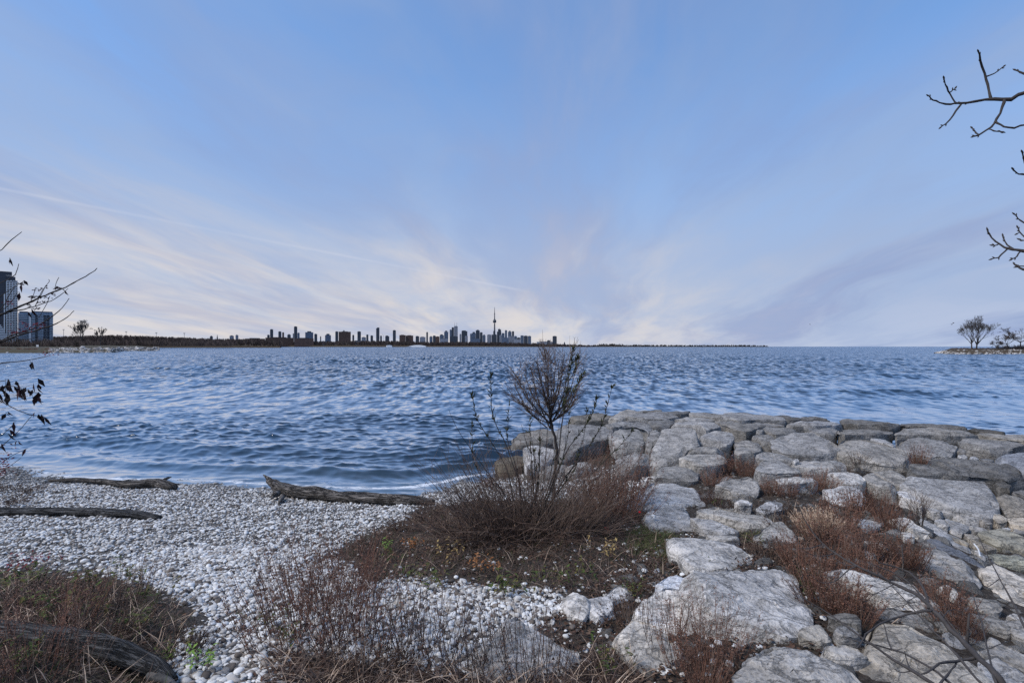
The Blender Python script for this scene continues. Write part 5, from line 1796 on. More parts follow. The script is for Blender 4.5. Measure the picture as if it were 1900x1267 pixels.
log('driftwood_log', [gp(498, 916, .30), gp(520, 921, .18), gp(560, 926, .13), gp(640, 933, .12), gp(700, 936, .12), gp(760, 938, .10), gp(805, 938, .06)],
    [.06, .145, .14, .13, .125, .10, .06], 'long grey driftwood log with a broken root end, at the water left of the shrub', M['driftwood'], 3,
    prongs=((gp(512, 921, .22), gp(489, 915, .42), .07), (gp(515, 925, .12), gp(503, 931, .06), .08), (gp(524, 928, .08), gp(517, 936, .02), .06)))
log('driftwood_log', [gp(92, 894, .03), gp(140, 896, .08), (gp(180, 900, .10)), gp(240, 907, .10), gp(290, 905, .13), gp(322, 911, .08)],
    [.025, .055, .07, .085, .10, .09], 'bent thin driftwood log at the waterline on the left', M['driftwood'], 8,
    prongs=((gp(300, 905, .15), gp(326, 909, .08), .05), (gp(305, 904, .18), gp(318, 900, .2), .04)))
log('driftwood_log', [gp(-160, 958, .06), gp(0, 957, .07), gp(90, 956, .08), gp(180, 957, .07), gp(250, 960, .06), gp(296, 964, .03)],
    [.10, .11, .105, .11, .085, .05], 'straight dark driftwood log half sunk in pebbles at the left edge', M['stump'], 12, flat=.75)
log('driftwood_log', [gp(-60, 1190, .10), gp(50, 1203, .10), gp(140, 1218, .10), gp(225, 1238, .10), gp(290, 1256, .07), gp(322, 1268, .02)],
    [.085, .09, .095, .09, .07, .03], 'thick dark weathered log lying in the weeds at the bottom left', M['stump'], 17,
    prongs=((gp(262, 1250, .10), gp(318, 1252, .05), .04), (gp(280, 1262, .04), gp(338, 1280, .01), .035)))

# ------------------------------------------------------------------ plants


def weed_mesh(seed, n, h, spread, lean, twigs, seeds, r=.0022, seed_s=.010, base=.14, twl=.3):
    """many dry stems from one clump, each with short side twigs and husks"""
    g = random.Random(seed)
    S, Hk = Geo(), Geo()
    for i in range(n):
        a, rr = g.uniform(0, 6.28), math.sqrt(g.random())
        b = Vector((math.cos(a) * rr * base, math.sin(a) * rr * base, -.03))
        hh = h * g.uniform(.55, 1.05) * (1 - .25 * rr)
        d = Vector((math.cos(a) * rr * spread + g.gauss(0, .12) + lean[0], math.sin(a) * rr * spread + g.gauss(0, .12) + lean[1], 1)).normalized()
        pts, q = [b], b.copy()
        for k in range(3):
            d = (d + Vector((g.gauss(0, .09), g.gauss(0, .09), .02))).normalized()
            q = q + d * hh / 3
            pts.append(q.copy())
        S.tube(pts, [r * 1.3, r * 1.1, r * .9, r * .5], 3, cap=False)
        for t in range(twigs):
            u = g.uniform(.3, 1.0)
            i0 = min(2, int(u * 3))
            p = pts[i0].lerp(pts[i0 + 1], u * 3 - i0)
            a2 = g.uniform(0, 6.28)
            td = Vector((math.cos(a2) * .7, math.sin(a2) * .7, g.uniform(.5, 1.1))).normalized()
            L = hh * twl * g.uniform(.35, 1) * (1.25 - u)
            e = p + td * L
            w = Vector((-td.y, td.x, 0)) * r * .8
            S.tri(p - w, p + w, e)
            for s_ in range(seeds):
                v = p.lerp(e, g.uniform(.25, 1)) + Vector((g.gauss(0, .006), g.gauss(0, .006), g.gauss(0, .006)))
                c = seed_s * g.uniform(.6, 1.5)
                f = Vector((g.gauss(0, 1), g.gauss(0, 1), g.gauss(0, 1))).normalized() * c
                o = f.orthogonal().normalized() * c * .6
                Hk.tri(v - f, v + o, v + f)
    return npmesh('stems', S.v, S.f), npmesh('husks', Hk.v, Hk.f)


WEED = {}


def weed_proto(key, mat, mat2, *a, **k):
    s, h_ = weed_mesh(*a, **k)
    s.materials.append(M[mat])
    h_.materials.append(M[mat2])
    WEED[key] = (s, h_)


weed_proto('rust', 'rust', 'rust', 1, 90, .52, .5, (0, 0), 6, 3, base=.15)
weed_proto('rust2', 'rust', 'rust', 2, 80, .50, .65, (.1, 0), 7, 3, base=.17)
weed_proto('tall', 'rust', 'rust', 3, 62, .75, .5, (0, 0), 10, 3, r=.0016, base=.24, twl=.3, seed_s=.008)
weed_proto('sparse', 'twig', 'rust', 4, 34, .62, .35, (.03, 0), 9, 2, r=.0022, base=.26, twl=.25, seed_s=.006)
weed_proto('low', 'twig', 'brownleaf', 5, 75, .28, 1.0, (0, 0), 5, 2, base=.24, seed_s=.012)
weed_proto('tan', 'tan', 'tan', 6, 240, .34, .7, (0, -.1), 3, 2, r=.0024, base=.12, seed_s=.012)
weed_proto('gold', 'gold', 'gold', 7, 80, .45, .5, (0, 0), 4, 1, r=.004, base=.2)
weed_proto('column', 'rust', 'rust', 8, 110, .85, .12, (0, 0), 7, 3, base=.08, twl=.12)
weed_proto('thin', 'twig', 'twig', 9, 12, .8, .3, (0, 0), 5, 1, base=.15, twl=.2, seed_s=.006)


def plant(key, loc, sc_, rz, label, cat='dry weeds', group='dry weeds on the shore', name='dry_weed'):
    root = empty(name, loc, label, cat, group)
    root.scale = sc_ if isinstance(sc_, tuple) else (sc_, sc_, sc_)
    root.rotation_euler = (0, 0, rz)
    for nm, me in zip(('stems', 'husks'), WEED[key]):
        o = bpy.data.objects.new(nm, me)
        sc.collection.objects.link(o)
        o.parent = root
        o['kind'] = 'stuff'
    return root


def on(px, py):
    """stand on stone or soil at this spot of the photograph"""
    v = ground_at(px, py)
    return v + Vector((0, 0, .02))


WL = [
    # key, px, py, scale, label
    ('rust', 1352, 880, 1.25, 'tall rust weed clump at the back of the path, left of two flat slabs'),
    ('rust2', 1325, 905, 1.1, 'rust weed clump leaning over the back path slab, front left of the tall one'),
    ('rust', 1385, 885, 1.1, 'rust weed clump right behind the tall one at the back of the path'),
    ('rust2', 1318, 935, .8, 'low rust weeds at the end of the long path slab'),
    ('low', 1345, 950, .9, 'low grey-brown dry grass before the boulder in the rust weeds'),
    ('rust', 1430, 918, .95, 'rust weeds between the rust-ringed white slab and the boulder left of it'),
    ('rust2', 1462, 925, .9, 'rust weeds along the front of the rust-ringed white slab'),
    ('rust', 1500, 915, 1.05, 'rust weeds behind the tan grass tuft, right end of the white slab'),
    ('rust2', 1528, 912, 1.1, 'rust weeds right of the white slab, below the domed boulder'),
    ('low', 1440, 960, 1.0, 'dry grey grass over the pale lumpy stone'),
    ('low', 1462, 985, .9, 'dry grey grass between the lumpy stone and the tan tuft'),
    ('rust', 1560, 985, 1.35, 'dense rust weeds just right of the tan grass tuft'),
    ('rust2', 1530, 1010, 1.2, 'dense rust weeds just below the tan grass tuft'),
    ('rust', 1590, 950, 1.1, 'rust weeds on the whitish slab right of the tan tuft'),
    ('rust', 1636, 962, 1.2, 'dark red weed clump beside the narrow leaning slab'),
    ('rust2', 1652, 985, 1.0, 'dark red weed clump left of the upright dark shrub'),
    ('rust', 1600, 1035, 1.2, 'rust weeds over the middle small whitish slab'),
    ('rust2', 1665, 1050, 1.1, 'rust weeds above the striated slab'),
    ('rust', 1692, 1060, .9, 'rust weeds at the left edge of the striated slab'),
    ('rust', 1555, 1060, 1.15, 'rust weeds above the branch slab, left part'),
    ('rust2', 1610, 1080, .95, 'rust weeds above the branch slab, middle part'),
    ('rust', 1505, 1085, 1.0, 'rust weeds at the right rim of the huge flat boulder'),
    ('rust2', 1520, 1125, .95, 'dark rust weeds left of the branch slab'),
    ('rust', 1560, 1140, .95, 'dark rust weeds over the front edge of the branch slab'),
    ('rust2', 1590, 1155, .75, 'dark rust weeds over the shadowed slab'),
    ('rust', 1745, 1130, .8, 'rust weeds below the striated slab'),
    ('rust2', 1765, 1165, .8, 'rust weeds between the striated slab and the furrowed slab'),
    ('rust', 1790, 1190, .7, 'rust weeds by the mottled dark stone'),
    ('low', 1410, 1035, .9, 'dark dry grass at the right tip of the kite-shaped slab'),
    ('low', 1435, 1045, .9, 'dark dry grass right of the kite-shaped slab, second tuft'),
    ('rust2', 1470, 1045, .9, 'rust weeds right of the kite-shaped slab'),
    ('column', 1703, 885, 1.0, 'straight thin rust weed before the broad right-hand boulder'),
    ('column', 1708, 882, .55, 'shorter weed stems beside the straight thin rust weed'),
    ('gold', 1522, 818, .85, 'golden grass in front of the square rim block, left tuft'),
    ('gold', 1548, 822, .7, 'golden grass in front of the square rim block, right tuft'),
    ('tan', 1518, 992, 1.35, 'pale tan grass tuft, the lightest plant among the rust weeds'),
    ('tall', 1150, 965, 1.6, 'tall rusty brush right of the shrub, against the pebble pocket'),
    ('tall', 1135, 955, 1.8, 'dense rust-red brush right of the shrub trunk'),
    ('tall', 1110, 945, 1.7, 'rust-red brush behind the shrub, near the round-backed boulder'),
    ('rust', 1120, 950, 1.9, 'dark rust brush hugging the right side of the shrub'),
    ('rust2', 1155, 950, 1.7, 'dark rust brush at the lower edge of the pebble pocket'),
    ('rust', 905, 905, .8, 'rusty weeds by the brown rock at the water'),
    ('low', 930, 890, 1.0, 'withered leafy weeds at the water end of the breakwater'),
    ('tall', 545, 1195, 1.3, 'rusty stand of stems on the beach, left end'),
    ('tall', 610, 1190, 1.4, 'rusty stand of stems on the beach, second from its left end'),
    ('tall', 670, 1205, 1.25, 'rusty stand of stems on the beach, right end'),
    ('tall', 570, 1130, 1.1, 'brown weed clump at the back left of the rusty stand'),
    ('tall', 640, 1110, 1.0, 'thin brown stems behind the rusty stand'),
    ('sparse', 740, 1215, 1.0, 'thin dark stems over the white pebbles, left group'),
    ('sparse', 800, 1225, 1.0, 'thin dark stems over the white pebbles, right group'),
    ('sparse', 870, 1240, 1.0, 'thin dark stems left of the whitish sloping slab'),
    ('sparse', 960, 1255, 1.05, 'thin dark stems in front of the whitish sloping slab'),
    ('sparse', 1010, 1262, .9, 'thin dark stems at the right edge of the whitish sloping slab'),
    ('low', 700, 1255, 1.1, 'low brown weeds at the bottom edge under the rusty stand'),
    ('low', 870, 1268, .9, 'low brown weeds at the bottom edge before the sloping slab'),
    ('low', 660, 1290, 1.2, 'dark low weeds cut by the bottom edge, left'),
    ('low', 1110, 1270, .9, 'dark low weeds cut by the bottom edge under the pale slab'),
    ('tall', 1290, 1245, .78, 'rust-brown weeds before the ledge block, right of the pale slab'),
    ('tall', 1330, 1240, .7, 'rust-brown weeds in front of the ledge block'),
    ('sparse', 1240, 1215, .8, 'fine dark stems over the peaked slab'),
    ('sparse', 1200, 1190, .75, 'fine dark stems at the left foot of the peaked slab'),
    ('rust', 1310, 1285, .8, 'rust weeds at the bottom edge left of the large flat slab'),
    ('low', 1160, 1150, .7, 'brown weeds in the gap left of the peaked slab'),
    ('low', 1175, 1090, .5, 'brown weed stalk left of the bright bluish-white boulder'),
    ('tall', 40, 1262, 1.0, 'tall brown stems at the left edge by the thick dark log'),
    ('sparse', 95, 1268, 1.0, 'tall brown stems in front of the thick dark log, left'),
    ('tall', 110, 1175, .9, 'tall brown stems above the thick dark log, right'),
    ('sparse', 160, 1165, .9, 'thin weeds behind the thick dark log'),
    ('sparse', 230, 1130, 1.0, 'thin weeds at the beach edge behind the log end'),
    ('low', 200, 1180, 1.0, 'matted dry grass behind the thick dark log'),
    ('low', 30, 1130, 1.0, 'matted brown weeds at the left edge above the log'),
    ('low', 110, 1125, 1.0, 'matted brown weeds on the left bank'),
    ('low', 330, 1215, .9, 'dry grass in front of the pebbles at the log tip'),
    ('thin', 232, 1125, .8, 'single dark stalks standing over the pebbles on the left'),
    ('thin', 330, 1185, .7, 'pale bent stalks right of the log end'),
    ('low', 30, 935, 1.0, 'dark twiggy weeds on the pebbles at the left edge, upper tuft'),
    ('low', 10, 915, 1.2, 'dark reddish weeds on the pebbles at the left edge, near the water'),
    ('low', 60, 915, .9, 'dark twiggy weeds on the pebbles by the bent thin log'),
    ('low', 750, 985, .9, 'brown weeds at the left rim of the leafy mound'),
    ('low', 800, 965, 1.1, 'brown weeds in front of the long grey log end'),
    ('sparse', 795, 950, .8, 'dark upright weeds over the long grey log end'),
    ('low', 700, 1010, .9, 'dry weeds at the left foot of the leafy mound'),
    ('low', 660, 1030, .8, 'dry weeds between the mound and the rusty stand'),
    ('low', 1190, 965, .8, 'dry weeds at the right rim of the shrub by the path slabs'),
]
for i, (key, px, py, s_, lab) in enumerate(WL):
    v = on(px, py)
    if key in ('rust', 'rust2'):
        s_ *= .86
    plant(key, v, (s_, s_, s_ * random.uniform(.92, 1.08)), random.uniform(0, 6.28), lab, group={'tan': 'grass tufts among the stones', 'gold': 'grass tufts among the stones'}.get(key, 'dry weeds on the shore'),
          cat='grass tuft' if key in ('tan', 'gold') else 'dry weeds', name='grass_tuft' if key in ('tan', 'gold') else 'dry_weed')


# ---- drawn branches: polylines in the photograph given their own depth
def path3(reg, pts, Yf):
    ox, oy, k = reg
    out = []
    for i, (a, b) in enumerate(pts):
        u = i / max(1, len(pts) - 1)
        out.append(at(ox + a / k, oy + b / k, Yf(ox + a / k, oy + b / k, u)))
    return out


def smooth_path(P, n=2):
    for _ in range(n):
        Q = [P[0]]
        for a, b in zip(P[:-1], P[1:]):
            Q += [a.lerp(b, .25), a.lerp(b, .75)]
        Q.append(P[-1])
        P = Q
    return P


def branch(root, reg, pts, Yf, r0, r1, mat, name='branch', k=6, buds=None, g=None, loc=None):
    P = smooth_path(path3(reg, pts, Yf), 1)
    n = len(P)
    rad = [r0 + (r1 - r0) * i / (n - 1) for i in range(n)]
    if g:
        rad = [r * g.uniform(.82, 1.22) for r in rad]
        P = [p + Vector((g.gauss(0, 1), g.gauss(0, 1), g.gauss(0, 1))) * rad[i] * .35 if 0 < i < n - 1 else p for i, p in enumerate(P)]
    loc = root.location
    G = Geo()
    G.tube([p - loc for p in P], rad, k)
    o = G.build(name, M[mat], root, smooth=True)
    return P, o


def bud(root, parent, p, d, s_, mat):
    G = Geo()
    d = Vector(d).normalized()
    p = Vector(p) - root.location
    G.tube([p - d * s_ * .3, p + d * s_ * .25, p + d * s_ * .8, p + d * s_ * 1.5], [s_ * .2, s_ * .42, s_ * .34, s_ * .06], 6)
    return G.build('bud', M[mat], parent, smooth=True)


def right_tree():
    reg = (1660, 80, 2.879)
    g = random.Random(5)
    base = Vector((4.35, 3.1, float(GROUND([4.35], [3.1])[0]) - .05))
    root = empty('overhanging_tree', base, 'bare tree just outside the right edge whose budded twigs reach into the sky', 'tree')
    G = Geo()
    top = Vector((.15, .05, 5.6))
    G.tube([(0, 0, -.2), (.03, .02, 1.4), (.0, .05, 3.2), top], [.13, .11, .085, .03], 10)
    G.build('trunk', M['bark'], root, smooth=True)

    def Yf(x, y, u):
        return 3.05 + .12 * math.sin(x * .013 + y * .021)
    tx = (950 + 4.35 / 3.1 * F - 1660) * 2.879
    L = [([(tx, 20), (1300, 130), (950, 215), (691, 272), (585, 302), (515, 300), (400, 320), (330, 322)], .014, .0055),
         ([(330, 322), (290, 325), (225, 318), (200, 303), (180, 283)], .0055, .0035), ([(330, 322), (300, 285), (280, 245), (270, 215), (262, 187)], .005, .0034),
         ([(290, 265), (308, 254), (323, 243)], .0036, .003), ([(355, 328), (320, 380), (285, 425), (247, 450)], .005, .003),
         ([(515, 300), (500, 240), (487, 180), (465, 110), (447, 46)], .007, .0042), ([(487, 180), (545, 158), (582, 126)], .0045, .003),
         ([(585, 302), (565, 360), (540, 420), (505, 458), (450, 490), (420, 500)], .0075, .0035), ([(450, 490), (430, 475), (414, 455)], .0038, .003),
         ([(505, 460), (540, 472), (573, 475)], .004, .003), ([(540, 420), (575, 445), (620, 458), (691, 440), (760, 420)], .0055, .0035),
         ([(tx, 300), (1100, 280), (760, 190), (691, 165), (645, 145)], .010, .004), ([(tx, 900), (1000, 780), (720, 680), (691, 625), (680, 582)], .009, .003),
         ([(1000, 780), (800, 715), (691, 703), (655, 698), (630, 672)], .007, .003), ([(1000, 1060), (760, 1000), (691, 960), (670, 945), (640, 915)], .006, .003),
         ([(820, 1120), (740, 1070), (691, 1035), (670, 1010), (657, 985)], .005, .003), ([(670, 1010), (655, 1018)], .003, .0025), ([(720, 1058), (690, 1056), (668, 1050)], .004, .003),
         ([(tx, 1280), (1200, 1190), (900, 1130), (691, 1113), (640, 1105), (600, 1100), (550, 1070), (510, 1030), (495, 998)], .011, .003),
         ([(635, 1100), (590, 1070), (578, 1030)], .0045, .0032), ([(600, 1102), (565, 1140), (520, 1153)], .0042, .0028), ([(668, 1118), (650, 1145), (625, 1155)], .004, .0028), ([(552, 1075), (538, 1082), (525, 1080)], .0035, .0028),
         ([(1200, 1330), (900, 1260), (691, 1215), (660, 1195), (640, 1180)], .008, .003), ([(691, 1192), (672, 1192), (655, 1194)], .0035, .0028)]
    for pts, r0, r1 in L:
        P, o = branch(root, reg, pts, Yf, r0 * 1.05, r1, 'bark', g=g)
        d = P[-1] - P[-2]
        bud(root, o, P[-1], d, .012, 'bark')
        if len(P) > 5:
            for q in range(2):
                i = len(P) - 2 - q
                dd = (P[i] - P[i - 1]).normalized()
                sdv = Vector((-dd.z, 0, dd.x)) * (1 if q % 2 else -1)
                bud(root, o, P[i] + sdv * .003, dd + sdv * .7, .009, 'bark')


right_tree()


def left_shrub():
    g = random.Random(8)
    base = Vector((-2.95, 2.35, float(GROUND([-2.95], [2.35])[0]) - .05))
    root = empty('overhanging_shrub', base, 'leggy shrub at the left edge, its thin branches with withered leaves reaching over the water', 'shrub')
    reg = (0, 490, 7.24)
    rg5 = (0, 640, 4.225)

    def Yf(x, y, u):
        return 2.45 + .10 * math.sin(x * .02 + y * .03)
    bx, by = 950 + (-2.95) / 2.35 * F, HY + (H - base.z) / 2.35 * F

    def R4(p):
        return ((p[0] - reg[0]) * reg[2], (p[1] - reg[1]) * reg[2])

    def R5(p):
        return ((p[0] - rg5[0]) * rg5[2], (p[1] - rg5[1]) * rg5[2])
    b4, b5 = R4((bx, by)), R5((bx, by))
    m4, m5 = R4((-130, 760)), R5((-130, 790))
    L4 = [([b4, m4, (-300, 830), (0, 690), (100, 655), (240, 580), (400, 520), (520, 460), (640, 410), (730, 370), (850, 325), (960, 270), (1060, 215), (1180, 150), (1260, 95), (1305, 55)], .010, .0018),
          ([m4, (-100, 730), (85, 660), (240, 620), (350, 600), (480, 565), (630, 515), (700, 490), (790, 430), (860, 380), (915, 330)], .005, .0015),
          ([b4, m4, (-200, 1150), (0, 1055), (200, 970), (330, 930), (480, 900), (620, 850), (720, 815), (830, 760), (920, 700), (995, 628)], .009, .0018),
          ([m4, (-100, 1090), (0, 1040), (150, 960), (330, 905), (470, 860), (560, 790), (720, 695), (820, 610), (890, 520), (930, 462)], .006, .0018),
          ([(520, 720), (580, 620), (640, 510), (670, 430)], .0022, .0014), ([(470, 570), (520, 460), (560, 370), (600, 310), (650, 250), (668, 220), (650, 208)], .0024, .0013),
          ([(740, 310), (760, 240), (790, 178)], .002, .0014), ([(520, 460), (560, 400), (600, 320)], .002, .0013), ([(400, 520), (440, 450), (470, 345)], .002, .0013),
          ([m4, (-100, 300), (205, 160), (225, 80), (252, -2)], .004, .0018), ([m4, (-300, -100), (0, -160), (110, -290), (213 * 1.372, -432 + 0)], .005, .0018),
          ([(-100, 700), (60, 560), (120, 420), (200, 300), (280, 255), (325, 225)], .003, .0015), ([(0, 440), (110, 360), (200, 300)], .0025, .0015), ([(0, 640), (90, 580), (180, 480), (230, 380), (260, 375)], .0025, .0013),
          ([(60, 1000), (160, 1000), (300, 1020), (420, 1000), (520, 980)], .002, .0013)]
    br = []
    for pts, r0, r1 in L4:
        br.append(branch(root, reg, pts, Yf, r0 * .62, r1 * .75, 'bark', k=5, g=g))
    L5 = [([b5, m5, (-100, 170), (0, 145), (150, 130), (300, 105), (380, 85)], .007, .0014), ([(240, 130), (250, 160), (253, 190)], .002, .0016), ([m5, (-80, 400), (0, 440), (110, 500), (250, 555), (345, 560)], .005, .0014),
          ([m5, (-60, 860), (0, 800), (30, 780), (150, 670), (250, 555)], .004, .0013), ([(-60, 760), (0, 715), (60, 670), (120, 600)], .0025, .0014), ([b5, (-60, 990), (0, 930), (100, 860), (215, 810)], .004, .0014),
          ([(-60, 1060), (0, 1000), (90, 940), (165, 885)], .003, .0013), ([m5, (-60, 360), (20, 330), (100, 320), (200, 350), (300, 380)], .004, .0014), ([(-40, 440), (60, 430), (140, 410), (220, 400)], .003, .0013),
          ([(45, 440), (42, 350), (45, 265)], .0018, .0012), ([b5, (-50, 1080), (60, 1010), (150, 965), (240, 960), (320, 962)], .0035, .0012)]
    for pts, r0, r1 in L5:
        br.append(branch(root, rg5, pts, Yf, r0 * .62, r1 * .75, 'bark', k=5, g=g))

    def leaves(reg_, spots, mat, s0, hang, name):
        G = Geo()
        for x, y in spots:
            v = at(reg_[0] + x / reg_[2], reg_[1] + y / reg_[2], Yf(reg_[0] + x / reg_[2], reg_[1] + y / reg_[2], 0) + g.uniform(-.03, .03)) - base
            d = Vector((g.gauss(0, .45), g.gauss(0, .35), -1)) if hang else Vector((g.gauss(0, 1), g.gauss(0, .6), g.gauss(0, .35)))
            G.leaf(v, d, (g.gauss(0, .4), -1, g.gauss(0, .3)), s0 * g.uniform(.75, 1.3), s0 * g.uniform(.32, .55), g.uniform(.05, .4))
        G.build(name, M[mat], root, kind='stuff')
    sp = [(g.uniform(0, 310), g.uniform(290, 400) + 40 * math.sin(i)) for i in range(46)] + [(40, 520), (45, 535), (60, 520), (105, 600), (75, 660), (60, 690), (135, 745), (140, 750), (205, 810), (275, 525), (300, 540), (325, 540), (345, 560), (10, 770), (250, 135), (255, 130)]
    leaves(rg5, sp, 'darkleaf', .040, True, 'withered_leaves')
    leaves(reg, [(320, 215), (860, 340), (420, 595), (425, 600), (380, 640), (130, -60), (130, -90), (290, 260), (265, 380)], 'darkleaf', .035, True, 'withered_leaves')
    tuft = []
    for cx, cy in ((470, 345), (600, 322), (480, 435), (430, 440), (760, 318), (740, 315), (620, 445), (560, 505), (700, 405), (410, 560), (470, 600), (270, 265), (800, 325)):
        tuft += [(cx + g.gauss(0, 28), cy + g.gauss(0, 8)) for _ in range(9)]
    leaves(reg, tuft, 'darkleaf', .012, False, 'small_leaves')
    red = []
    for cx, cy, w, n in ((300, 890, 60, 26), (540, 820, 50, 32), (420, 850, 60, 14), (120, 520, 40, 12), (650, 1190, 60, 18), (270, 790, 40, 10), (200, 920, 50, 14)):
        red += [(cx + g.gauss(0, w), cy - (0 if cx > 600 else (cx - 300) * 0) + g.gauss(0, 18)) for _ in range(n)]
    leaves(reg, red, 'redleaf', .011, False, 'red_leaves')
    # twiggy red lower part over the pebbles
    red2 = [(g.uniform(-20, 120), g.uniform(780, 1050)) for _ in range(60)] + [(g.uniform(0, 60), g.uniform(900, 1000)) for _ in range(40)]
    leaves(rg5, red2, 'redleaf', .012, False, 'red_leaves')


left_shrub()


def front_branch():
    reg = (1480, 960, 4.126)
    g = random.Random(14)
    base = Vector(at(1905, 1330, 2.45))
    root = empty('bare_sapling', base, 'bare grey sapling leaning from the bottom right corner across the slabs', 'sapling')

    def Yf(x, y, u):
        t = max(0.0, min(1.0, (1267 - y) / 300))
        return 2.45 + 1.25 * t + .05 * math.sin(x * .05)
    L = [([(1750, 1500), (1560, 1267), (1440, 1130), (1330, 1010), (1200, 880), (1100, 770), (1030, 700), (960, 620), (860, 560), (740, 510), (600, 440), (450, 370), (330, 300), (210, 220), (120, 120), (50, 20), (20, -60)], .016, .0022),
         ([(1030, 710), (940, 720), (820, 740), (700, 780), (600, 830), (530, 880), (500, 930), (490, 960), (450, 1000)], .007, .003),
         ([(1000, 690), (985, 590), (950, 510), (880, 430), (800, 390), (720, 370), (630, 350), (600, 320), (590, 280)], .0075, .002),
         ([(960, 610), (870, 510), (780, 440), (680, 400), (550, 345)], .005, .002), ([(1360, 1070), (1240, 1100), (1100, 1110), (1050, 1140), (1000, 1180), (940, 1200)], .0075, .003),
         ([(1400, 1500), (1030, 1267), (870, 1170), (680, 1050), (540, 950), (440, 880), (340, 800), (200, 710), (80, 640), (0, 575)], .0085, .0018),
         ([(1500, 1560), (1180, 1267), (1040, 1160), (850, 1050), (700, 1000), (580, 970), (440, 945), (380, 920)], .0065, .0018), ([(1040, 1330), (1090, 1267), (1160, 1180), (1215, 1110)], .0055, .004),
         ([(870, 1170), (840, 1110), (820, 1020)], .004, .0018), ([(870, 1170), (800, 1190), (735, 1155)], .0035, .0016), ([(720, 1010), (690, 920), (665, 830), (650, 800)], .004, .0015), ([(720, 1010), (760, 1015), (800, 1000)], .003, .0015),
         ([(1560, 1400), (1400, 1267), (1250, 1090), (1150, 970), (1000, 830), (880, 690), (700, 500), (560, 350)], .0075, .0016), ([(450, 370), (380, 400), (330, 460), (260, 500), (170, 500), (100, 430)], .004, .0014),
         ([(270, 275), (160, 300), (20, 250)], .0035, .0014), ([(180, 205), (100, 235), (0, 238)], .003, .0014), ([(450, 370), (350, 360), (270, 300)], .003, .0015),
         ([(1780, 960), (1680, 720), (1620, 600), (1540, 460), (1450, 280), (1400, 180), (1370, 120)], .006, .0018), ([(1520, 1267), (1470, 1080), (1440, 940), (1400, 760), (1350, 620), (1320, 520)], .006, .0016),
         ([(1540, 470), (1490, 510), (1430, 540)], .0025, .0014), ([(1470, 1000), (1540, 970), (1630, 940)], .003, .0015), ([(1330, 1010), (1290, 960), (1200, 850), (1080, 700), (1000, 600)], .005, .002),
         ([(960, 620), (900, 600), (850, 640), (790, 690)], .0025, .0013), ([(900, 650), (800, 670), (700, 700), (620, 700)], .0022, .0013), ([(1100, 770), (1180, 690), (1290, 745)], .003, .0014), ([(740, 510), (640, 560), (560, 600)], .0025, .0013)]
    for pts, r0, r1 in L:
        P, o = branch(root, reg, pts, Yf, r0, r1, 'greybark', k=7, g=g)
    # fine side twigs
    G = Geo()
    for i in range(60):
        x, y = g.uniform(450, 900), g.uniform(480, 700)
        a = g.uniform(-.5, .9)
        L_ = g.uniform(60, 150)
        pts = [(x, y), (x + L_ * .5 * math.cos(a), y + L_ * .5 * math.sin(a) + g.uniform(-8, 8)), (x + L_ * math.cos(a), y + L_ * math.sin(a))]
        G.tube([p - base for p in path3(reg, pts, lambda a_, b_, u: 3.55 + .1 * u)], [.0016, .0013, .001], 3)
    G.build('twigs', M['bark'], root, kind='stuff')
    for pts, lab in ((((800, 420), (806, 330), (798, 205)), 'grey stick standing upright in rust weeds above the forked branch'), (((1122, 765), (1128, 710), (1124, 655)), 'short pale stick standing right of the forked branch'),
                     (((1298, 965), (1304, 850), (1312, 735)), 'stout pale stick standing by the mottled dark stone'), (((1010, 500), (1008, 455), (1012, 415)), 'whitish stick standing against the striated slab')):
        P = [hit(GROUND, reg[0] + pts[0][0] / reg[2], reg[1] + pts[0][1] / reg[2])]
        Y = P[0].y - .1
        Q = [at(reg[0] + a / reg[2], reg[1] + b / reg[2], Y) for a, b in pts]
        r_ = empty('stick', Q[0], lab, 'stick', 'sticks among the stones')
        G = Geo()
        G.tube([q - Q[0] + Vector((0, 0, -.15 if i == 0 else 0)) for i, q in enumerate(Q)], [.011, .009, .006], 6)
        G.build('stem', M['greybark'], r_, smooth=True)
    # pale curved stick in the rubble
    Q = [hit(STONE_S, 1480 + a / 4.126, 960 + b / 4.126) + Vector((0, 0, .06)) for a, b in ((1350, 235), (1385, 275), (1395, 330))]
    r_ = empty('stick', Q[0], 'curved white stick lying in the rubble by the smooth ridge stone', 'stick', 'sticks among the stones')
    G = Geo()
    G.tube([q - Q[0] for q in smooth_path(Q)], [.010] * len(smooth_path(Q)), 6)
    G.build('stem', M['whitescrap'], r_, smooth=True)


front_branch()


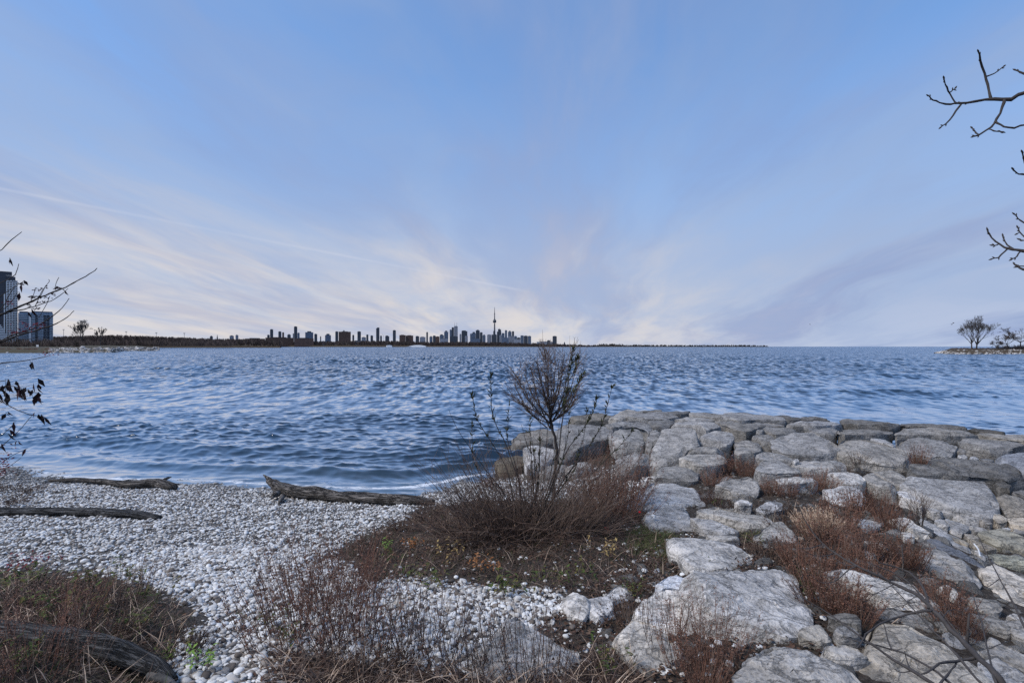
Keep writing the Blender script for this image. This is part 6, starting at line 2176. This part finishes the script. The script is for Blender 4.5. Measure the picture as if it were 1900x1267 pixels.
def willow():
    """the bare sapling with a broom-like crown and the many-stemmed shrub around it"""
    reg = REG['E']
    g = random.Random(4)
    b0 = on(1022, 965)
    Y0 = b0.y
    root = empty('willow_sapling', b0, 'bare willow sapling with a broom-shaped crown standing against the lake', 'sapling')

    def Yf(x, y, u):
        return Y0 + .12 * math.sin(x * .05 + y * .02)
    branch(root, reg, [(960, 1560), (980, 1380), (1000, 1150), (1010, 950), (1000, 830), (965, 720), (945, 620)], lambda x, y, u: Y0, .024, .018, 'bark', 'trunk', 8, g=g)
    tips = [(650, 260), (640, 350), (612, 440), (680, 300), (720, 240), (780, 190), (830, 130), (890, 60), (905, 35), (960, 90), (1000, 150), (1080, 80), (1140, 60), (1200, 150), (1235, 270), (1190, 380), (1180, 470), (1110, 510), (700, 520), (860, 240), (930, 180), (1040, 220)]
    fine = Geo()
    for i, (tx, ty) in enumerate(tips):
        sx, sy = 950 + g.uniform(-25, 40), 680 + g.uniform(-70, 70)
        mx, my = sx + (tx - sx) * .5 + (tx - 940) * .10, sy + (ty - sy) * .45 + 25
        off = g.uniform(-.45, .45)
        P, o = branch(root, reg, [(sx, sy), (mx, my), (tx, ty)], lambda x, y, u: Y0 + off * u, .011, .003, 'bark', 'branch', 5, g=g)
        for q in range(42):
            u = g.uniform(.2, .98)
            k = int(u * (len(P) - 1))
            p = P[k].lerp(P[k + 1], u * (len(P) - 1) - k) if k + 1 < len(P) else P[k]
            d = (P[-1] - P[0]).normalized()
            d = (d * g.uniform(.3, 1) + Vector((g.gauss(0, .6), g.gauss(0, .5), g.uniform(0, .6)))).normalized()
            L = g.uniform(.12, .38)
            e1 = p + d * L * .5
            e2 = e1 + (d + Vector((g.gauss(0, .2), g.gauss(0, .2), .25))).normalized() * L * .5
            fine.tube([p - b0, e1 - b0, e2 - b0], [.0034, .0026, .0018], 3, cap=False)
            if q % 2 == 0:
                d2 = (d + Vector((g.gauss(0, .7), g.gauss(0, .5), .2))).normalized()
                fine.tube([e1 - b0, e1 + d2 * L * .4 - b0], [.0024, .0016], 3, cap=False)
    fine.build('twigs', M['twig'], root, kind='stuff')

    b1 = on(985, 992)
    Y1 = b1.y
    shrub = empty('willow_shrub', b1, 'many-stemmed willow shrub with a brown tangle at its foot in the centre', 'shrub')
    E_ = lambda x, y: ((x - 820) * 4.75, (y - 640) * 4.75)
    stems = [([E_(960, 990), (560, 1300), (420, 1150), (300, 980), (130, 740), (60, 570)], .007, .0022, 0), ([E_(965, 990), (600, 1200), (560, 1050), (420, 830), (330, 700), (285, 560), (265, 430)], .008, .0025, 2),
             ([E_(968, 992), (700, 1250), (640, 1100), (560, 850), (490, 740), (440, 600), (430, 400), (435, 260)], .009, .003, 3), ([E_(970, 990), (680, 1150), (560, 800), (585, 700), (592, 520)], .006, .002, 1),
             ([E_(1000, 990), (1050, 1200), (1200, 1030), (1320, 860), (1420, 680), (1460, 520), (1500, 370)], .009, .003, 2), ([E_(995, 990), (1000, 1150), (1100, 930), (1230, 760), (1330, 600), (1365, 470)], .009, .003, 3),
             ([E_(990, 985), (1030, 1000), (1045, 800), (1075, 560), (1110, 330), (1140, 180), (1155, 30)], .010, .0035, 4), ([(1110, 330), (1160, 250), (1195, 110)], .004, .002, 2), ([(1075, 560), (1150, 420), (1240, 265)], .004, .002, 2),
             ([E_(975, 990), (860, 1150), (860, 950), (870, 830)], .006, .003, 1), ([E_(1005, 990), (1250, 1250), (1450, 1120), (1640, 1000), (1690, 930)], .006, .002, 0), ([E_(1005, 985), (1300, 1150), (1560, 900), (1680, 760)], .006, .002, 1),
             ([E_(955, 985), (420, 1380), (280, 1200), (255, 1060), (120, 1010)], .005, .002, 0), ([E_(985, 985), (800, 1000), (740, 850), (700, 700)], .005, .002, 0), ([E_(960, 985), (500, 1250), (280, 1100), (265, 800), (270, 700)], .005, .002, 1)]
    for i in range(16):
        sx = g.uniform(560, 1250)
        tx, ty = sx + (sx - 900) * g.uniform(.2, .5) + g.uniform(-60, 60), g.uniform(480, 980)
        stems.append(([E_(975 + g.uniform(-30, 30), 988), (850 + (sx - 850) * .45, 1330), (sx, (1330 + ty) / 2 - 40), (tx, ty)], g.uniform(.004, .007), .0018, 0 if i % 3 else 1))
    lf = Geo()
    for pts, r0, r1, leafy in stems:
        off = g.uniform(-.35, .35)
        P, o = branch(shrub, reg, pts, lambda x, y, u: Y1 + off * u, r0, r1, 'bark', 'branch', 5, g=g)
        n = len(P)
        for q in range(leafy * 22):
            u = 1 - .55 * g.random() ** 1.2
            k = min(n - 2, int(u * (n - 1)))
            p = P[k].lerp(P[k + 1], u * (n - 1) - k)
            d = (P[k + 1] - P[k]).normalized()
            d = (d * .9 + Vector((g.gauss(0, .45), g.gauss(0, .45), g.uniform(0, .3)))).normalized()
            lf.leaf(p - b1, d, (g.gauss(0, 1), g.gauss(0, 1), 1), g.uniform(.05, .10), g.uniform(.014, .024), .25)
    lf.build('leaves', M['leaf'], shrub, kind='stuff')
    # arching twigs of the tangle
    tg, hu = Geo(), Geo()
    for i in range(1250):
        a = g.uniform(0, 6.28)
        rr = math.sqrt(g.random())
        bx, by = math.cos(a) * rr * 1.15 - .1, math.sin(a) * rr * .45
        L = g.uniform(.35, 1.2) * (1.15 - .35 * rr)
        d = Vector((math.cos(a) * rr * .9 + g.gauss(0, .6), math.sin(a) * rr * .6 + g.gauss(0, .6), g.uniform(.15, 1.5))).normalized()
        q = Vector((bx, by, -.04))
        pts = [q.copy()]
        sag = g.uniform(.05, .42)
        for k in range(4):
            d = (d + Vector((g.gauss(0, .30), g.gauss(0, .30), g.gauss(0, .15) - sag * .5))).normalized()
            q = q + d * L / 4
            q.z = max(q.z, .0)
            pts.append(q.copy())
        r = g.uniform(.0022, .0042)
        tg.tube(pts, [r, r, r * .85, r * .7, r * .45], 3, cap=False)
        if i % 2 == 0:
            for t in range(5):
                p = pts[g.choice((2, 3, 4))] + Vector((g.gauss(0, .02), g.gauss(0, .02), g.gauss(0, .02)))
                hu.leaf(p, (g.gauss(0, 1), g.gauss(0, 1), g.gauss(0, 1)), (0, 0, 1), g.uniform(.02, .04), .014)
    for i in range(360):                                     # upright stems above the tangle
        a = g.uniform(0, 6.28)
        rr = math.sqrt(g.random())
        q = Vector((math.cos(a) * rr * .8, math.sin(a) * rr * .35, 0))
        d = Vector((math.cos(a) * rr * .95 + g.gauss(0, .2), math.sin(a) * rr * .5 + g.gauss(0, .15), 1)).normalized()
        L = g.uniform(.5, 1.45)
        pts = [q, q + d * L * .5, q + d * L + Vector((g.gauss(0, .05), 0, 0))]
        r = g.uniform(.0022, .0036)
        tg.tube(pts, [r, r * .8, r * .4], 3, cap=False)
        for t in range(3):
            p = q + d * L * g.uniform(.35, .9)
            e = p + (d + Vector((g.gauss(0, .7), g.gauss(0, .6), .2))).normalized() * L * .25
            tg.tube([p, e], [r * .6, r * .35], 3, cap=False)
    tg.build('twigs', M['twig'], shrub, kind='stuff')
    hu.build('dead_leaves', M['brownleaf'], shrub, kind='stuff')


willow()


def twig_shrub(px, py, h, n, label, seed, spread=.6, mat='twig', r=.004):
    g = random.Random(seed)
    b = on(px, py)
    root = empty('bare_shrub', b, label, 'shrub', 'small bare shrubs on the breakwater')
    fine = Geo()
    for i in range(n):
        a = g.uniform(0, 6.28)
        d = Vector((math.cos(a) * spread * g.random() * 1.3, math.sin(a) * spread * g.random(), 1)).normalized()
        G = Geo()
        grow(G, (g.gauss(0, .03), g.gauss(0, .03), -.02), d, h * .5, r, 1, g, .5, .05, (2, 2), .0015, 4, .7)
        G.build('branch', M['bark'], root)
        for k in range(6):
            p = d * h * g.uniform(.3, .7)
            e = p + (d + Vector((g.gauss(0, .5), g.gauss(0, .5), .1))).normalized() * h * .35
            fine.tube([p, e], [r * .4, r * .25], 3, cap=False)
    fine.build('twigs', M[mat], root, kind='stuff')


twig_shrub(1597, 880, .55, 14, 'small fan-shaped bare shrub in front of a broad boulder', 3, .85)
twig_shrub(1705, 985, .55, 16, 'upright dark little shrub on the flat whitish slab above the ridge stone', 4, .35)
twig_shrub(1568, 905, .5, 8, 'sparse bare shrub between the white slab and the fan-shaped shrub', 6, .5)


def leafy(px, py, s_, mat, label, seed, n=60, cat='weed', h=.22):
    g = random.Random(seed)
    b = on(px, py)
    root = empty('leafy_weed', b, label, cat, 'small leafy plants on the ground')
    S, L = Geo(), Geo()
    for i in range(max(4, n // 8)):
        a = g.uniform(0, 6.28)
        d = Vector((math.cos(a) * .7 * g.random(), math.sin(a) * .7 * g.random(), 1)).normalized()
        hh = h * s_ * g.uniform(.5, 1.1)
        p0 = Vector((g.gauss(0, .07), g.gauss(0, .07), -.01)) * s_
        S.tube([p0, p0 + d * hh], [.002, .0012], 3, cap=False)
        for k in range(8):
            p = p0 + d * hh * g.uniform(.25, 1)
            L.leaf(p, (g.gauss(0, 1), g.gauss(0, 1), g.gauss(.2, .4)), (0, 0, 1), s_ * g.uniform(.03, .06), s_ * g.uniform(.014, .026), .3)
    S.build('stem', M['twig'], root)
    L.build('leaves', M[mat], root, kind='stuff')


for i, (px, py, s_, mt, lab) in enumerate([
        (712, 1025, .9, 'lime', 'bright lime-green sprig at the left of the leafy mound'), (730, 1040, 1.1, 'green', 'olive weed right below the lime-green sprig'), (800, 1090, 1.15, 'green', 'dark green weed among white pebbles below the mound'),
        (770, 1075, 1.0, 'green', 'olive weed left of the dark green one below the mound'), (935, 1105, 1.25, 'green', 'yellow-green weed at the front middle of the mound'), (960, 1100, 1.0, 'green', 'olive weed just right of the yellow-green one'),
        (1030, 1095, 1.0, 'green', 'small olive weed at the right front of the mound'), (1088, 1070, 1.0, 'green', 'dark bluish-green weed on the mound near the bluish-white boulder'), (1130, 1030, 1.1, 'gold', 'yellowed weed on the mound left of the grass patch'),
        (880, 1060, .9, 'orange', 'orange dead sprig in the middle of the mound'), (775, 1020, 1.0, 'orange', 'orange-brown sprig left on the mound'), (830, 1035, 1.0, 'gold', 'yellow-brown weed at the left centre of the mound'), (915, 1062, .7, 'orange', 'smaller orange leaves right of the orange dead sprig'),
        (195, 1140, 1.4, 'green', 'mossy yellow-green weed behind the thick dark log'), (235, 1085, 1.3, 'green', 'olive weed at the beach edge on the left bank'), (245, 1170, 1.1, 'green', 'blue-green weed between the log and the beach'), (130, 1110, 1.4, 'green', 'olive weed in the middle of the left bank'),
        (365, 1250, .9, 'lime', 'green sprig on pebbles at the bottom, right of the log'), (310, 1235, .8, 'green', 'small green weed by the log tip'), (60, 1080, 1.2, 'green', 'olive weed at the left edge of the bank'), (30, 1060, 1.0, 'redleaf', 'red-leaved weed at the left edge of the bank'), (75, 1052, .9, 'redleaf', 'red-leaved weed second from the left edge'),
        (510, 1165, .9, 'green', 'dark green weed at the left foot of the rusty stand'), (530, 1200, .9, 'green', 'low dark weed below the left foot of the rusty stand'), (1130, 1255, .9, 'green', 'green leaves at the bottom edge before the pale slab'), (1395, 1015, .8, 'green', 'green tuft in the crack right of the kite-shaped slab'),
        (1330, 940, .6, 'green', 'tiny green weed at the right end of the broad path slab'), (1165, 1110, .8, 'green', 'green tuft behind the bluish-white boulder'), (40, 1250, 1.2, 'green', 'green weed in front of the log at the left edge'), (1315, 1060, .5, 'green', 'moss tuft at the front corner of the kite-shaped slab'),
        (90, 1150, 1.6, 'green', 'broad green weed above the thick dark log'), (170, 1105, 1.4, 'green', 'green weed at the top of the left bank'), (15, 1105, 1.5, 'green', 'green weed at the far left end of the bank'), (275, 1120, 1.2, 'green', 'dark green weed where the left bank meets the pebbles'),
        (1172, 806, .8, 'leaf', 'leafy weed growing from the crack of the cracked boulder, upper'), (1160, 850, .8, 'leaf', 'leafy weed growing from the crack of the cracked boulder, lower')]):
    leafy(px, py, s_, mt, lab, 40 + i)


# ------------------------------------------------------------------ ground cover
def cover_pts(n, poly, seed):
    g = np.random.default_rng(seed)
    x0, x1 = min(p[0] for p in poly), max(p[0] for p in poly)
    y0, y1 = min(p[1] for p in poly), max(p[1] for p in poly)
    # even on the ground: sample the ground rectangle around the outline
    cs = np.array([ground_at(min(max(x, x0), x1), y)[:] for x in (x0, x1) for y in (y0, y1)])
    X, Y = g.uniform(cs[:, 0].min(), cs[:, 0].max(), n * 4), g.uniform(cs[:, 1].min(), cs[:, 1].max(), n * 4)
    P = np.stack([X, Y, GROUNDN(X, Y)], 1)
    px, py = to_px(P)
    px, py = px + g.normal(0, 10, len(px)), py + g.normal(0, 6, len(py))
    return P[inpoly(px, py, poly)][:n]


BANK = [(-200, 1050), (0, 1065), (150, 1075), (290, 1100), (360, 1150), (330, 1210), (300, 1300), (-200, 1330)]
FRONT = [(500, 1215), (700, 1235), (900, 1250), (1130, 1225), (1200, 1267), (1130, 1330), (480, 1330)]
STEMS_Z = [(1290, 880), (1420, 860), (1560, 880), (1660, 920), (1720, 1040), (1800, 1180), (1700, 1200), (1500, 1160), (1420, 1060), (1300, 960)]


def litter(name, polys, n, mat, label, seed, s0):
    g = random.Random(seed)
    G = Geo()
    for poly, share in polys:
        for p in cover_pts(int(n * share), poly, seed):
            v = Vector(p) + Vector((0, 0, g.uniform(.004, .035)))
            G.leaf(v, (g.gauss(0, 1), g.gauss(0, 1), g.gauss(0, .35)), (g.gauss(0, .4), g.gauss(0, .4), 1), s0 * g.uniform(.6, 1.5), s0 * g.uniform(.3, .75), g.uniform(-.3, .4))
    tag(G.build(name, M[mat], kind='stuff'), label, 'leaf litter')


PATHZ = [(1090, 1090), (1260, 990), (1500, 1000), (1560, 1267), (1000, 1300), (1000, 1150)]
GREENP = [(1175, 985), (1215, 975), (1255, 1000), (1245, 1040), (1200, 1035), (1165, 1010)]
litter('leaf_litter', [(MOUND, .5), (BANK, .12), (FRONT, .14), (STEMS_Z, .22), (PATHZ, .3)], 24000, 'brownleaf', 'dark brown dead leaves matting the mound and the bank', 2, .036)


def thatch(name, polys, n, mat, label, seed, h, flatness):
    g = random.Random(seed)
    G = Geo()
    for poly, share in polys:
        for p in cover_pts(int(n * share), poly, seed + 1):
            v = Vector(p)
            a = g.uniform(0, 6.28)
            d = Vector((math.cos(a), math.sin(a), g.uniform(.1, 1.2) * (1 - flatness) + .08)).normalized()
            L = h * g.uniform(.4, 1.2)
            m = v + d * L * .5 + Vector((0, 0, L * .08))
            e = v + d * L
            e.z = max(e.z, v.z + .01)
            w = Vector((-d.y, d.x, 0)) * g.uniform(.0014, .003)
            b = len(G.v)
            G.v += [tuple(q) for q in (v - w, v + w, m + w, m - w, e)]
            G.f += [(b, b + 1, b + 2, b + 3), (b + 3, b + 2, b + 4)]
    tag(G.build(name, M[mat], kind='stuff'), label, 'dry grass' if mat != 'grass' else 'grass')


thatch('dry_thatch', [(MOUND, .45), (BANK, .2), (FRONT, .16), (STEMS_Z, .3)], 12000, 'twig', 'dry twigs and straw matted over the ground', 3, .22, .55)
thatch('straw', [(BANK, .4), (FRONT, .25), (MOUND, .2), (STEMS_Z, .1)], 1500, 'tan', 'loose pale straws lying over the brown weeds', 5, .3, .5)
thatch('grass', [(GREENP, 1.0)], 2600, 'grass', 'small green grass patch at the right rim of the mound', 7, .10, .1)
thatch('grass', [(MOUND, .5), (BANK, .5)], 3600, 'grass', 'thin olive grass growing through the brown weeds', 11, .13, .15)
thatch('grass', [([(1370, 985), (1430, 975), (1425, 1010), (1380, 1005)], .4), ([(1490, 1060), (1520, 1060), (1515, 1110), (1490, 1110)], .6)], 900, 'grass', 'sparse green grass in gaps between the path slabs', 9, .09, .1)


def scraps():
    for px, py, s_, mt, nm, lab in ((1125, 985, .032, 'scrap', 'red_scrap', 'crumpled red scrap on the mound right of the shrub'), (1185, 954, .022, 'scrap', 'red_scrap', 'smaller red scrap at the edge of the path slab'), (1211, 962, .035, 'whitescrap', 'white_scrap', 'white rounded scrap lying on the second path slab')):
        b = hit(STONE_S if px > 1150 else GROUND, px, py) + Vector((0, -.05, .05))
        V, Fc = ico(2)
        V = V * (1 + .5 * fbm(V * 1.6 + px, 3, 4))[:, None] * s_ * np.array([1, .8, .75])
        o = link(nm, npmesh(nm, V, Fc), M[mt], loc=b)
        tag(o, lab, 'litter')


scraps()
